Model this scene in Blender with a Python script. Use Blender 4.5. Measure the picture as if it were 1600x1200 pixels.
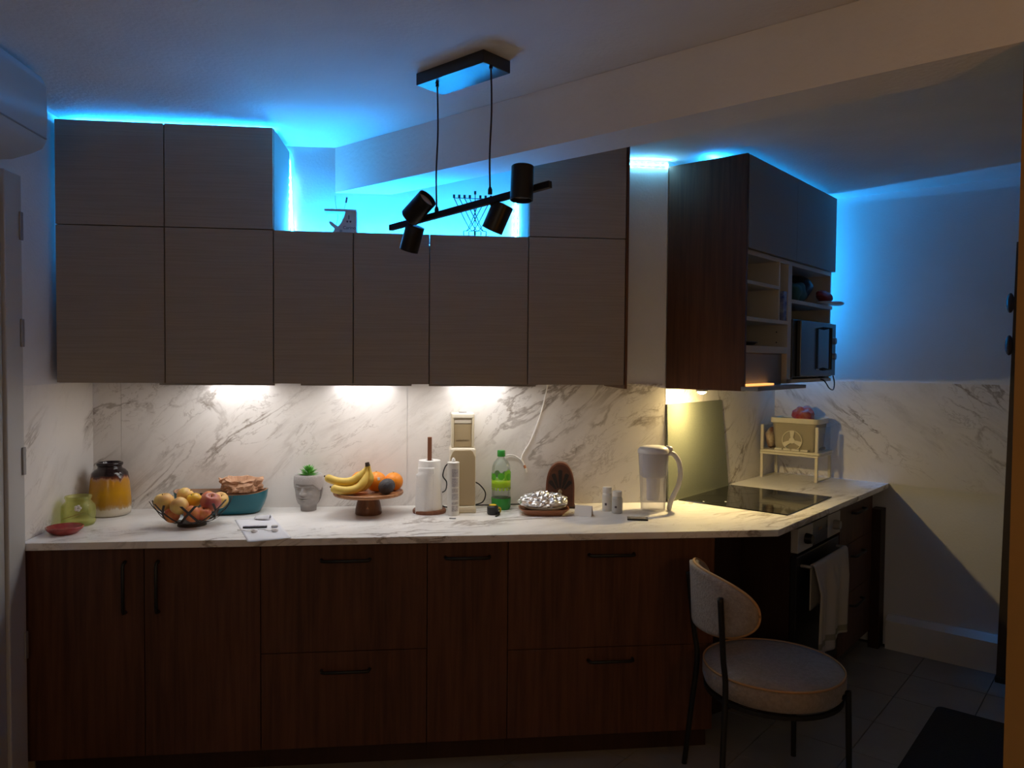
import bpy, bmesh, math, random
from mathutils import Vector, Matrix, noise
random.seed(7)
for o in list(bpy.data.objects):
    bpy.data.objects.remove(o)
S = bpy.context.scene
COL = S.collection
PI = math.pi

# ------------------------------------------------------------------ camera, world, exposure
FPX = 1188.9
yaw, pitch, roll = math.radians(6.380), math.radians(-1.854), math.radians(-0.473)
fw = Vector((math.sin(yaw) * math.cos(pitch), math.cos(yaw) * math.cos(pitch), math.sin(pitch)))
rt = Vector((math.cos(yaw), -math.sin(yaw), 0))
up = rt.cross(fw)
r2 = math.cos(roll) * rt - math.sin(roll) * up
u2 = math.cos(roll) * up + math.sin(roll) * rt
cam_d = bpy.data.cameras.new('camera')
cam_d.sensor_width = 36
cam_d.lens = FPX / 1600 * 36
cam_d.clip_start = 0.05
cam = bpy.data.objects.new('camera', cam_d)
COL.objects.link(cam)
m = Matrix((r2, u2, -fw)).transposed().to_4x4()
m.translation = (1.4716, -3.5476, 1.60)
cam.matrix_world = m
S.camera = cam

W = bpy.data.worlds.new('night')
S.world = W
W.use_nodes = True
W.node_tree.nodes['Background'].inputs[0].default_value = (0.5, 0.55, 0.7, 1)
W.node_tree.nodes['Background'].inputs[1].default_value = 0.002
S.view_settings.view_transform = 'Standard'
S.view_settings.look = 'None'
S.view_settings.exposure = 0.0
S.view_settings.gamma = 1.0
S.view_settings.use_curve_mapping = False
S.cycles.max_bounces = 8
S.cycles.caustics_reflective = False
S.cycles.caustics_refractive = False
S.cycles.sample_clamp_indirect = 4.0

# warm hallway lamp, and a soft fill light added behind the camera
def point(name, loc, e, col, r=.12):
    l = bpy.data.lights.new(name, 'POINT')
    l.energy = e
    l.color = col
    l.shadow_soft_size = r
    o = bpy.data.objects.new(name, l)
    o.location = loc
    COL.objects.link(o)
    return o
point('hallway_lamp_light', (2.95, -3.35, 1.55), 9.0, (1, .40, .05))
point('room_fill_light', (1.0, -4.9, 1.75), 11.5, (1, .76, .50), .4)  # added fill to lift the cabinet fronts, not a lamp of the room

# light levels of the lamps the kitchen has (used in their builders below)
L_UNDER = 5.0
L_HOOD = 1750.0
L_LED = 350.0
C_LED = (0.015, 0.34, 1.0)

# ------------------------------------------------------------------ materials
MATS = {}
def mat(name, col, rough=.5, metal=0., spec=.5, noise_amt=0., noise_scale=20., stretch=(1, 1, 1), bump=0., bump_scale=200., trans=0., ior=1.45, alpha=1., sheen=0., col2=None):
    if name in MATS:
        return MATS[name]
    M = bpy.data.materials.new(name)
    M.use_nodes = True
    nt = M.node_tree
    b = nt.nodes['Principled BSDF']
    b.inputs['Base Color'].default_value = (*col, 1)
    b.inputs['Roughness'].default_value = rough
    b.inputs['Metallic'].default_value = metal
    b.inputs['Specular IOR Level'].default_value = spec
    b.inputs['IOR'].default_value = ior
    b.inputs['Transmission Weight'].default_value = trans
    b.inputs['Alpha'].default_value = alpha
    if sheen:
        b.inputs['Sheen Weight'].default_value = sheen
    tc = nt.nodes.new('ShaderNodeTexCoord')
    if noise_amt or col2:
        mp = nt.nodes.new('ShaderNodeMapping')
        mp.inputs['Scale'].default_value = stretch
        n = nt.nodes.new('ShaderNodeTexNoise')
        n.inputs['Scale'].default_value = noise_scale
        n.inputs['Detail'].default_value = 5
        rp = nt.nodes.new('ShaderNodeValToRGB')
        c2 = col2 or tuple(max(0, c * (1 - noise_amt)) for c in col)
        c1 = col if col2 else tuple(min(1, c * (1 + noise_amt)) for c in col)
        rp.color_ramp.elements[0].position = .35
        rp.color_ramp.elements[1].position = .65
        rp.color_ramp.elements[0].color = (*c2, 1)
        rp.color_ramp.elements[1].color = (*c1, 1)
        nt.links.new(tc.outputs['Object'], mp.inputs['Vector'])
        nt.links.new(mp.outputs[0], n.inputs['Vector'])
        nt.links.new(n.outputs[0], rp.inputs[0])
        nt.links.new(rp.outputs[0], b.inputs['Base Color'])
    if bump:
        n2 = nt.nodes.new('ShaderNodeTexNoise')
        n2.inputs['Scale'].default_value = bump_scale
        n2.inputs['Detail'].default_value = 3
        bp = nt.nodes.new('ShaderNodeBump')
        bp.inputs['Strength'].default_value = bump
        bp.inputs['Distance'].default_value = .004
        nt.links.new(tc.outputs['Object'], n2.inputs['Vector'])
        nt.links.new(n2.outputs[0], bp.inputs['Height'])
        nt.links.new(bp.outputs[0], b.inputs['Normal'])
    MATS[name] = M
    return M

def emit(name, col, s):
    M = bpy.data.materials.new(name)
    M.use_nodes = True
    b = M.node_tree.nodes['Principled BSDF']
    b.inputs['Base Color'].default_value = (.8, .8, .8, 1)
    b.inputs['Emission Color'].default_value = (*col, 1)
    b.inputs['Emission Strength'].default_value = s
    MATS[name] = M
    return M

def marble(name, rot, seed=0., rough=.42, spec=.35, white=(.80, .775, .75)):
    M = bpy.data.materials.new(name)
    M.use_nodes = True
    nt = M.node_tree
    N = nt.nodes.new
    Lk = nt.links.new
    b = nt.nodes['Principled BSDF']
    b.inputs['Roughness'].default_value = rough
    b.inputs['Specular IOR Level'].default_value = spec
    tc = N('ShaderNodeTexCoord')
    mp = N('ShaderNodeMapping')
    mp.inputs['Rotation'].default_value = rot
    mp.inputs['Location'].default_value = (seed, seed * .7, seed * 1.3)
    mp2 = N('ShaderNodeMapping')
    mp2.inputs['Scale'].default_value = (1.0, 2.5, 2.5)
    Lk(tc.outputs['Object'], mp.inputs[0])
    Lk(mp.outputs[0], mp2.inputs[0])
    def nz(sc, det, dist, rgh=.6):
        n = N('ShaderNodeTexNoise')
        n.inputs['Scale'].default_value = sc
        n.inputs['Detail'].default_value = det
        n.inputs['Roughness'].default_value = rgh
        n.inputs['Distortion'].default_value = dist
        Lk(mp2.outputs[0], n.inputs['Vector'])
        return n.outputs[0]
    def mth(op, a, bb):
        x = N('ShaderNodeMath')
        x.operation = op
        for i, v in enumerate((a, bb)):
            if isinstance(v, (int, float)):
                x.inputs[i].default_value = v
            else:
                Lk(v, x.inputs[i])
        return x.outputs[0]
    def rng(v, a, bb, c, d):
        x = N('ShaderNodeMapRange')
        x.interpolation_type = 'SMOOTHSTEP'
        Lk(v, x.inputs[0])
        for i, k in enumerate((a, bb, c, d)):
            x.inputs[i + 1].default_value = k
        return x.outputs[0]
    v1 = rng(mth('ABSOLUTE', mth('SUBTRACT', nz(1.7, 7, .9), .5), 0), 0, .035, 1, 0)
    m1 = rng(nz(1.15, 3, .2), .44, .62, 0, 1)
    v2 = rng(mth('ABSOLUTE', mth('SUBTRACT', nz(3.9, 8, 1.4, .65), .5), 0), 0, .022, 1, 0)
    m2 = rng(nz(2.3, 3, .3), .46, .62, 0, 1)
    cl = rng(nz(2.0, 8, .6, .7), .46, .72, 0, 1)
    a = mth('MULTIPLY', v1, mth('MULTIPLY', m1, .75))
    c = mth('MULTIPLY', v2, mth('MULTIPLY', m2, .42))
    d = mth('MULTIPLY', cl, .26)
    tot = mth('MINIMUM', mth('ADD', mth('ADD', a, c), d), .95)
    rp = N('ShaderNodeValToRGB')
    rp.color_ramp.elements[0].color = (*white, 1)
    rp.color_ramp.elements[1].color = (.28, .235, .20, 1)
    Lk(tot, rp.inputs[0])
    Lk(rp.outputs[0], b.inputs['Base Color'])
    MATS[name] = M
    return M

def wood(name, dark, light, axis='z', stave=0.06, rough=.45):
    """long grained board veneer made of upright staves"""
    M = bpy.data.materials.new(name)
    M.use_nodes = True
    nt = M.node_tree
    N = nt.nodes.new
    Lk = nt.links.new
    b = nt.nodes['Principled BSDF']
    b.inputs['Roughness'].default_value = rough
    b.inputs['Specular IOR Level'].default_value = .3
    tc = N('ShaderNodeTexCoord')
    def scaled(sx, sl, sc):
        mp = N('ShaderNodeMapping')
        v = {'z': (sx, sx, sl), 'x': (sl, sx, sx), 'y': (sx, sl, sx)}[axis]
        mp.inputs['Scale'].default_value = v
        Lk(tc.outputs['Object'], mp.inputs[0])
        n = N('ShaderNodeTexNoise')
        n.inputs['Scale'].default_value = sc
        n.inputs['Detail'].default_value = 6
        n.inputs['Distortion'].default_value = .4
        Lk(mp.outputs[0], n.inputs['Vector'])
        return n.outputs[0]
    g = scaled(1, .05, 60)
    st = scaled(1, .12, .45 / stave)
    ad = N('ShaderNodeMath')
    ad.operation = 'ADD'
    mu = N('ShaderNodeMath')
    mu.operation = 'MULTIPLY'
    mu.inputs[1].default_value = .5
    Lk(g, ad.inputs[0])
    Lk(st, ad.inputs[1])
    Lk(ad.outputs[0], mu.inputs[0])
    rp = N('ShaderNodeValToRGB')
    rp.color_ramp.elements[0].position = .36
    rp.color_ramp.elements[1].position = .64
    rp.color_ramp.elements[0].color = (*dark, 1)
    rp.color_ramp.elements[1].color = (*light, 1)
    Lk(mu.outputs[0], rp.inputs[0])
    Lk(rp.outputs[0], b.inputs['Base Color'])
    MATS[name] = M
    return M

def zbands(name, stops, rough=.3, jitter=0., jscale=30., stretch=(1, 1, .3), trans=0.):
    """colour by height on the object itself (glaze bands, printed bands), edges wandering by jitter"""
    M = bpy.data.materials.new(name)
    M.use_nodes = True
    nt = M.node_tree
    N = nt.nodes.new
    Lk = nt.links.new
    b = nt.nodes['Principled BSDF']
    b.inputs['Roughness'].default_value = rough
    b.inputs['Transmission Weight'].default_value = trans
    tc = N('ShaderNodeTexCoord')
    sp = N('ShaderNodeSeparateXYZ')
    Lk(tc.outputs['Object'], sp.inputs[0])
    mp = N('ShaderNodeMapping')
    mp.inputs['Scale'].default_value = stretch
    Lk(tc.outputs['Object'], mp.inputs[0])
    n = N('ShaderNodeTexNoise')
    n.inputs['Scale'].default_value = jscale
    n.inputs['Detail'].default_value = 4
    Lk(mp.outputs[0], n.inputs['Vector'])
    a = N('ShaderNodeMath')
    a.operation = 'MULTIPLY_ADD'
    a.inputs[1].default_value = jitter
    Lk(n.outputs[0], a.inputs[0])
    Lk(sp.outputs[2], a.inputs[2])
    z0, z1 = stops[0][0], stops[-1][0]
    r = N('ShaderNodeMapRange')
    r.inputs[1].default_value = z0 + jitter * .5
    r.inputs[2].default_value = z1 + jitter * .5
    Lk(a.outputs[0], r.inputs[0])
    rp = N('ShaderNodeValToRGB')
    els = rp.color_ramp.elements
    while len(els) < len(stops):
        els.new(.5)
    for e, (z, c) in zip(els, stops):
        e.position = (z - z0) / (z1 - z0)
        e.color = (*c, 1)
    Lk(r.outputs[0], rp.inputs[0])
    Lk(rp.outputs[0], b.inputs['Base Color'])
    MATS[name] = M
    return M

def thin(name, tint, body=.1, body_col=None, gloss=.05, bump=0.):
    """thin clear plastic or glass wall: see-through, with a little body colour and a shiny skin"""
    M = bpy.data.materials.new(name)
    M.use_nodes = True
    nt = M.node_tree
    N = nt.nodes.new
    Lk = nt.links.new
    nt.nodes.remove(nt.nodes['Principled BSDF'])
    out = nt.nodes['Material Output']
    tr = N('ShaderNodeBsdfTransparent')
    tr.inputs[0].default_value = (*tint, 1)
    df_ = N('ShaderNodeBsdfDiffuse')
    df_.inputs[0].default_value = (*(body_col or tint), 1)
    gl = N('ShaderNodeBsdfGlossy')
    gl.inputs['Roughness'].default_value = gloss
    m1 = N('ShaderNodeMixShader')
    m1.inputs[0].default_value = body
    Lk(tr.outputs[0], m1.inputs[1])
    Lk(df_.outputs[0], m1.inputs[2])
    fr = N('ShaderNodeFresnel')
    fr.inputs['IOR'].default_value = 1.35
    fm = N('ShaderNodeMath')
    fm.operation = 'MULTIPLY'
    fm.inputs[1].default_value = .35
    Lk(fr.outputs[0], fm.inputs[0])
    m2 = N('ShaderNodeMixShader')
    Lk(fm.outputs[0], m2.inputs[0])
    Lk(m1.outputs[0], m2.inputs[1])
    Lk(gl.outputs[0], m2.inputs[2])
    Lk(m2.outputs[0], out.inputs[0])
    if bump:
        tc = N('ShaderNodeTexCoord')
        nz = N('ShaderNodeTexNoise')
        nz.inputs['Scale'].default_value = bump
        bp = N('ShaderNodeBump')
        bp.inputs['Strength'].default_value = .8
        bp.inputs['Distance'].default_value = .004
        Lk(tc.outputs['Object'], nz.inputs['Vector'])
        Lk(nz.outputs[0], bp.inputs['Height'])
        for q in (df_, gl, fr):
            Lk(bp.outputs[0], q.inputs['Normal'])
    MATS[name] = M
    return M

white_wall = mat('white_wall_paint', (.78, .78, .78), .85, noise_amt=.03, noise_scale=3, bump=.25, bump_scale=90)
plaster = mat('ceiling_plaster', (.78, .78, .78), .9, noise_amt=.03, noise_scale=4, bump=.5, bump_scale=60)
marble_wall = marble('marble_laminate_wall', (0, math.radians(38), 0), 1.7)
marble_left = marble('marble_laminate_left', (math.radians(-38), 0, math.radians(-90)), 2.2)
marble_top = marble('marble_laminate_top', (0, 0, math.radians(-25)), 8.1, .30, .5, (.90, .885, .87))
marble_nook = marble('marble_laminate_nook', (0, math.radians(38), 0), 3.3)
marble_far = marble('marble_laminate_far', (math.radians(-38), 0, math.radians(-90)), 9.4)
taupe = mat('taupe_door', (.35, .295, .235), .6, spec=.3, noise_amt=.06, noise_scale=30, stretch=(.15, 1, 6))
carcass_m = mat('carcass_board', (.30, .27, .25), .7)
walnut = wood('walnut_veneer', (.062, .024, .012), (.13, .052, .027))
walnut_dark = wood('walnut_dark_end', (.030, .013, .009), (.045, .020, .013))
black_metal = mat('black_metal', (.012, .012, .013), .42, spec=.4)
black_plastic = mat('black_plastic', (.012, .012, .014), .35)
white_plastic = mat('white_plastic', (.75, .74, .72), .4)
cream_board = mat('cream_board', (.62, .57, .50), .6)
steel = mat('brushed_steel', (.42, .41, .40), .38, metal=.7)
grey_metal = mat('grey_metal', (.32, .32, .33), .45, metal=.3)
joint_m = mat('floor_joint', (.10, .095, .09), .9)
tile_m = mat('floor_tile', (.28, .26, .235), .35, noise_amt=.07, noise_scale=6)
glass_clear = thin('clear_plastic', (.93, .94, .95), .05)

# ------------------------------------------------------------------ mesh helpers
class MB:
    def __init__(s):
        s.v = []
        s.f = []
    def add(s, vs, fs):
        n = len(s.v)
        s.v += [tuple(v) for v in vs]
        s.f += [tuple(i + n for i in f) for f in fs]
        return s
    def box(s, x0, x1, y0, y1, z0, z1):
        vs = [(x, y, z) for z in (z0, z1) for y in (y0, y1) for x in (x0, x1)]
        return s.add(vs, [(0, 2, 3, 1), (4, 5, 7, 6), (0, 1, 5, 4), (2, 6, 7, 3), (0, 4, 6, 2), (1, 3, 7, 5)])
    def prism(s, poly, z0, z1):
        n = len(poly)
        vs = [(x, y, z0) for x, y in poly] + [(x, y, z1) for x, y in poly]
        fs = [tuple(range(n - 1, -1, -1)), tuple(range(n, 2 * n))]
        fs += [(i, (i + 1) % n, n + (i + 1) % n, n + i) for i in range(n)]
        return s.add(vs, fs)
    def prism_y(s, poly, y0, y1):
        n = len(poly)
        vs = [(x, y0, z) for x, z in poly] + [(x, y1, z) for x, z in poly]
        fs = [tuple(range(n)), tuple(range(2 * n - 1, n - 1, -1))]
        fs += [(i, n + i, n + (i + 1) % n, (i + 1) % n) for i in range(n)]
        return s.add(vs, fs)
    def lathe(s, prof, n=32, c=(0, 0, 0), sx=1, sy=1, closed=False):
        k = len(prof)
        vs = []
        for r, z in prof:
            for i in range(n):
                a = 2 * PI * i / n
                vs.append((c[0] + r * sx * math.cos(a), c[1] + r * sy * math.sin(a), c[2] + z))
        fs = []
        for j in range(k - 1):
            for i in range(n):
                fs.append((j * n + i, j * n + (i + 1) % n, (j + 1) * n + (i + 1) % n, (j + 1) * n + i))
        if prof[0][0] > 1e-6 and not closed:
            fs.append(tuple(range(n - 1, -1, -1)))
        if prof[-1][0] > 1e-6 and not closed:
            fs.append(tuple(range((k - 1) * n, k * n)))
        if closed:
            for i in range(n):
                fs.append(((k - 1) * n + i, (k - 1) * n + (i + 1) % n, (i + 1) % n, i))
        return s.add(vs, fs)
    def tube(s, pts, r, n=10, flat=1.0):
        pts = [Vector(p) for p in pts]
        rs = r if isinstance(r, (list, tuple)) else [r] * len(pts)
        t0 = (pts[1] - pts[0]).normalized()
        a = Vector((0, 0, 1)) if abs(t0.z) < .9 else Vector((1, 0, 0))
        nx = t0.cross(a).normalized()
        vs = []
        for i, p in enumerate(pts):
            t = ((pts[min(i + 1, len(pts) - 1)] - pts[max(i - 1, 0)])).normalized()
            nx = (nx - t * nx.dot(t)).normalized()
            ny = t.cross(nx)
            for k in range(n):
                an = 2 * PI * k / n
                vs.append(p + nx * (rs[i] * math.cos(an)) + ny * (rs[i] * flat * math.sin(an)))
        fs = []
        for j in range(len(pts) - 1):
            for k in range(n):
                fs.append((j * n + k, j * n + (k + 1) % n, (j + 1) * n + (k + 1) % n, (j + 1) * n + k))
        fs.append(tuple(range(n - 1, -1, -1)))
        fs.append(tuple(range((len(pts) - 1) * n, len(pts) * n)))
        return s.add(vs, fs)
    def ball(s, c, rx, ry=None, rz=None, n=20, k=12, fn=None):
        ry = ry or rx
        rz = rz or rx
        vs = [(c[0], c[1], c[2] - rz)]
        for j in range(1, k):
            p = -PI / 2 + PI * j / k
            for i in range(n):
                a = 2 * PI * i / n
                vs.append((c[0] + rx * math.cos(p) * math.cos(a), c[1] + ry * math.cos(p) * math.sin(a), c[2] + rz * math.sin(p)))
        vs.append((c[0], c[1], c[2] + rz))
        fs = []
        for i in range(n):
            fs.append((0, 1 + (i + 1) % n, 1 + i))
            fs.append((len(vs) - 1, 1 + (k - 2) * n + i, 1 + (k - 2) * n + (i + 1) % n))
        for j in range(k - 2):
            for i in range(n):
                fs.append((1 + j * n + i, 1 + j * n + (i + 1) % n, 1 + (j + 1) * n + (i + 1) % n, 1 + (j + 1) * n + i))
        if fn:
            vs = [fn(Vector(v)) for v in vs]
        return s.add(vs, fs)
    def grid(s, fn, nu, nv):
        vs = [fn(i / nu, j / nv) for j in range(nv + 1) for i in range(nu + 1)]
        fs = [(j * (nu + 1) + i, j * (nu + 1) + i + 1, (j + 1) * (nu + 1) + i + 1, (j + 1) * (nu + 1) + i) for j in range(nv) for i in range(nu)]
        return s.add(vs, fs)
    def build(s, name, material, parent=None, smooth=False, bevel=0., solid=0., seg=2, loc=None, rot=None):
        me = bpy.data.meshes.new(name)
        me.from_pydata(s.v, [], s.f)
        bm = bmesh.new()
        bm.from_mesh(me)
        bmesh.ops.recalc_face_normals(bm, faces=bm.faces)
        bm.to_mesh(me)
        bm.free()
        me.materials.append(material)
        if smooth:
            for p in me.polygons:
                p.use_smooth = True
        o = bpy.data.objects.new(name, me)
        COL.objects.link(o)
        if parent:
            o.parent = parent
        if loc:
            o.location = loc
        if rot:
            o.rotation_euler = rot
        if solid:
            md = o.modifiers.new('solid', 'SOLIDIFY')
            md.thickness = solid
            md.offset = 0
        if bevel:
            md = o.modifiers.new('bevel', 'BEVEL')
            md.width = bevel
            md.segments = seg
            md.limit_method = 'ANGLE'
            md.angle_limit = math.radians(40)
        if smooth and (bevel or smooth == 'auto'):
            md = o.modifiers.new('es', 'EDGE_SPLIT')
            md.split_angle = math.radians(40)
        return o

def Box(*a):
    return MB().box(*a)

def tag(o, label, cat=None, group=None, kind=None):
    if label:
        o['label'] = label
    if cat:
        o['category'] = cat
    if group:
        o['group'] = group
    if kind:
        o['kind'] = kind
    return o

def thing(name, label, cat, loc=(0, 0, 0), rz=0., group=None):
    o = bpy.data.objects.new(name, None)
    o.empty_display_size = .05
    COL.objects.link(o)
    o.location = loc
    o.rotation_euler = (0, 0, rz)
    return tag(o, label, cat, group)

def struct(name, mb, m, label=None, loc=None, rz=0., **k):
    o = mb.build(name, m, None, **k)
    if loc:
        o.location = loc
    o.rotation_euler = (0, 0, rz)
    tag(o, label, kind='structure')
    return o

def text_part(txt, size, material, parent, loc, rot, name='lettering', depth=.0004):
    cu = bpy.data.curves.new('txt', 'FONT')
    cu.body = txt
    cu.size = size
    cu.align_x = 'CENTER'
    cu.align_y = 'CENTER'
    cu.extrude = depth
    t = bpy.data.objects.new('txt', cu)
    COL.objects.link(t)
    dg = bpy.context.evaluated_depsgraph_get()
    me = bpy.data.meshes.new_from_object(t.evaluated_get(dg))
    bpy.data.objects.remove(t)
    me.materials.clear()
    me.materials.append(material)
    o = bpy.data.objects.new(name, me)
    COL.objects.link(o)
    o.parent = parent
    o.location = loc
    o.rotation_euler = rot
    return o

def bez(p, n=16):
    """smooth curve through points (Catmull-Rom)"""
    p = [Vector(q) for q in p]
    out = []
    for i in range(len(p) - 1):
        a, b, c, d = p[max(i - 1, 0)], p[i], p[i + 1], p[min(i + 2, len(p) - 1)]
        for k in range(n):
            t = k / n
            out.append(.5 * ((2 * b) + (c - a) * t + (2 * a - 5 * b + 4 * c - d) * t * t + (3 * b - a - 3 * c + d) * t ** 3))
    out.append(p[-1])
    return out

# ------------------------------------------------------------------ layout numbers
HC = 0.918          # worktop height
TC = 0.0275         # worktop thickness
ZC = 2.55           # ceiling
XR = 2.607          # end of the long wall, where it turns away
TN = math.radians(43.35)
CN = Vector((XR, 0, 0))
D2 = Vector((math.cos(TN), math.sin(TN), 0))
N2 = Vector((math.sin(TN), -math.cos(TN), 0))
UF = 1.378          # length of the short wall up to the far wall
def NK(u, v, z=0.):
    """nook coordinates (along short wall, out from it) to world"""
    return CN + D2 * u + N2 * v + Vector((0, 0, z))
def nookthing(name, label, cat, u=0, v=0, z=0, group=None, rz=0.):
    return thing(name, label, cat, NK(u, v, z), TN + rz, group)
NKL = dict(loc=CN, rz=TN)

# ------------------------------------------------------------------ room shell
fl = struct('floor', Box(-1.2, 6.2, -5.6, 1.8, -.12, -.006), joint_m, 'dark jointed floor of square grey tiles')
tile_mesh = None
T = .3333
for i in range(-11, 6):
    for j in range(-5, 12):
        u, v = UF - .04 - i * 0 + (i - 4) * T, .88 + (j - 3) * T
        c = NK(u + T / 2, v + T / 2)
        inu = u + T / 2
        if inu > UF - .1 or not (.35 < c.x < 4.7 and -1.75 < c.y < .75):
            continue
        if tile_mesh is None:
            t0 = Box(-T / 2 + .002, T / 2 - .002, -T / 2 + .002, T / 2 - .002, -.006, 0).build('floor_tile', tile_m, fl, bevel=.0)
            tile_mesh = t0.data
            o = t0
        else:
            o = bpy.data.objects.new('floor_tile', tile_mesh)
            COL.objects.link(o)
            o.parent = fl
        o.location = c
        o.rotation_euler = (0, 0, TN)
struct('ceiling', Box(-1.2, 6.2, -5.6, 1.8, ZC, ZC + .15), plaster, 'white textured plaster ceiling')
struct('wall_back', Box(-.15, XR, 0.0, .15, 0, ZC), white_wall, 'white painted wall behind the long row of cabinets')
struct('wall_left', Box(-.15, 0, -5.4, 0.0, 0, ZC), white_wall, 'white painted wall at the left end of the kitchen')
struct('wall_nook', MB().prism([(0, 0), (UF, 0), (UF, .15), (.14, .15)], 0, ZC), white_wall, 'short angled wall behind the hood cabinet', **NKL)
struct('wall_far', Box(UF, UF + .15, -3.6, .15, 0, ZC), white_wall, 'far white wall lit blue beside the hood cabinet', **NKL)
struct('wall_rear', Box(-.15, 6.2, -5.55, -5.4, 0, ZC), white_wall, 'wall behind the photographer')
struct('wall_side', Box(6.05, 6.2, -5.4, 1.8, 0, ZC), white_wall, 'side wall of the neighbouring hallway')
# beam on a column, both turned with the nook
struct('trim_1', MB().prism([(-1.129, 1.066), (-.945, .892), (-.945, -4.6), (-1.129, -4.6)], 2.348, ZC - .001), plaster, 'deep white ceiling beam running diagonally over the kitchen', **NKL)
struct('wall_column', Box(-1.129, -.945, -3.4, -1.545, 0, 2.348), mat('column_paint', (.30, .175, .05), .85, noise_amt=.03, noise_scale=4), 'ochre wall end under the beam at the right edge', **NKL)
# marble laminate sheets behind the worktop
ZM = 1.489
for n, a, b in ((1, .0045, .122), (2, .1235, 1.381), (3, 1.3825, XR)):
    struct('trim_%d' % (n + 1), Box(a, b, -.004, 0, HC, ZM), marble_wall, 'marble patterned splashback sheet on the long wall')
struct('trim_5', Box(0, .004, -.632, 0, HC, ZM), marble_left, 'marble patterned splashback sheet on the left wall')
struct('trim_6', Box(.002, UF, -.004, 0, HC, ZM), marble_nook, 'marble patterned splashback sheet behind the hob', **NKL)
struct('trim_7', Box(UF - .004, UF, -1.32, -.004, HC, ZM), marble_far, 'marble patterned splashback sheet on the far wall', **NKL)
struct('baseboard_far', MB().prism_y([(UF - .07, 0), (UF - .001, 0), (UF - .001, .185), (UF - .025, .185), (UF - .07, .16)], -1.5, -.68), white_wall, 'boxed-in white skirting along the far wall', **NKL)
# door in the left wall
df = struct('door_1', Box(0, .03, -.745, -.634, 0, 2.24), mat('door_frame_paint', (.50, .50, .50), .5), 'white door frame at the left edge', bevel=.004)
Box(.002, .018, -1.55, -.75, .01, 2.2).build('door_leaf', mat('door_leaf_paint', (.42, .42, .43), .5), df)
for z in (.55, 1.22, 1.68, 2.06):
    Box(.03, .037, -.655, -.636, z - .05, z + .05).build('hinge', grey_metal, df, bevel=.002)

# ------------------------------------------------------------------ worktop
K = (2.891, -.622)
E1 = NK(UF - .001, .663)
E2 = NK(UF - .001, .0045)
worktop = MB().prism([(.005, -.0045), (.005, -.630), K, (E1.x, E1.y), (E2.x, E2.y), (XR + .002, -.0045)], HC - TC, HC).build('worktop', marble_top, None, bevel=.002)
tag(worktop, 'long white marble patterned worktop bending around the corner to the hob', 'worktop')

# ------------------------------------------------------------------ base cabinets
YF = -.605
def bar_handle(parent, x, z, L, vertical=False, y=None, fr=None):
    y = YF if y is None else y
    h = MB()
    d = .028
    if vertical:
        pts = [(x, y, z - L / 2), (x, y - d * .8, z - L / 2 + .004), (x, y - d, z - L / 2 + .014), (x, y - d, z + L / 2 - .014), (x, y - d * .8, z + L / 2 - .004), (x, y, z + L / 2)]
    else:
        pts = [(x - L / 2, y, z), (x - L / 2 + .004, y - d * .8, z), (x - L / 2 + .014, y - d, z), (x + L / 2 - .014, y - d, z), (x + L / 2 - .004, y - d * .8, z), (x + L / 2, y, z)]
    h.tube(pts, .0065, 8)
    return h.build('handle', black_metal, parent, smooth='auto')

ZB0, ZB1 = .10, HC - TC - .004
def base_unit(name, label, x0, x1, fronts, kind):
    t = thing(name, label, 'cabinet', (x0, 0, 0), 0, 'base cabinets under the long worktop')
    w = x1 - x0
    Box(.001, w - .001, YF + .021, -.006, ZB0, ZB1).build('carcass', walnut_dark, t)
    Box(.0005, w - .0005, -.535, -.52, 0, ZB0).build('plinth', walnut_dark, t)
    for (a, b, z0, z1, hx, hz, L, vert) in fronts:
        d = Box(a - x0 + .0015, b - x0 - .0015, YF, YF + .019, z0 + .0015, z1 - .0015).build('door' if kind == 'door' else 'drawer_front', walnut, t, bevel=.001)
        bar_handle(d, hx - x0, hz, L, vert)
    return t
base_unit('base_cabinet', 'dark wood two-door cabinet with upright black handles below the fruit bowl', .008, .849, [
    (.008, .428, ZB0, ZB1, .362, .742, .19, True), (.428, .849, ZB0, ZB1, .479, .742, .19, True)], 'door')
base_unit('drawer_cabinet', 'dark wood two-drawer cabinet next to the two-door one, below the bananas', .849, 1.476, [
    (.849, 1.476, .473, ZB1, 1.166, .829, .182, False), (.849, 1.476, ZB0, .473, 1.166, .402, .182, False)], 'drawer')
base_unit('dishwasher_cabinet', 'narrow dark wood front with a single black handle below the soda maker', 1.476, 1.791, [
    (1.476, 1.791, ZB0, ZB1, 1.632, .830, .172, False)], 'door')
base_unit('drawer_cabinet', 'wide dark wood two-drawer cabinet at the corner, below the pitcher', 1.791, 2.632, [
    (1.791, 2.632, .455, ZB1, 2.205, .829, .182, False), (1.791, 2.632, ZB0, .455, 2.205, .405, .182, False)], 'drawer')
# recessed corner filler between the two runs
q0, q1 = Vector((2.640, -.33)), NK(.088, .36)
cf = thing('corner_panel', 'near-black recessed panel in the corner under the worktop behind the chair', 'panel', (q0.x, q0.y, 0), math.atan2(q1.y - q0.y, q1.x - q0.x))
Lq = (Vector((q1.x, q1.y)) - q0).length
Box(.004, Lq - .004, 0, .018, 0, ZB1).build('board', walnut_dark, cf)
Box(.05, .07, -.006, 0, .70, .76).build('socket', mat('socket_plate', (.12, .11, .10), .5), cf, bevel=.002)

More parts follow.
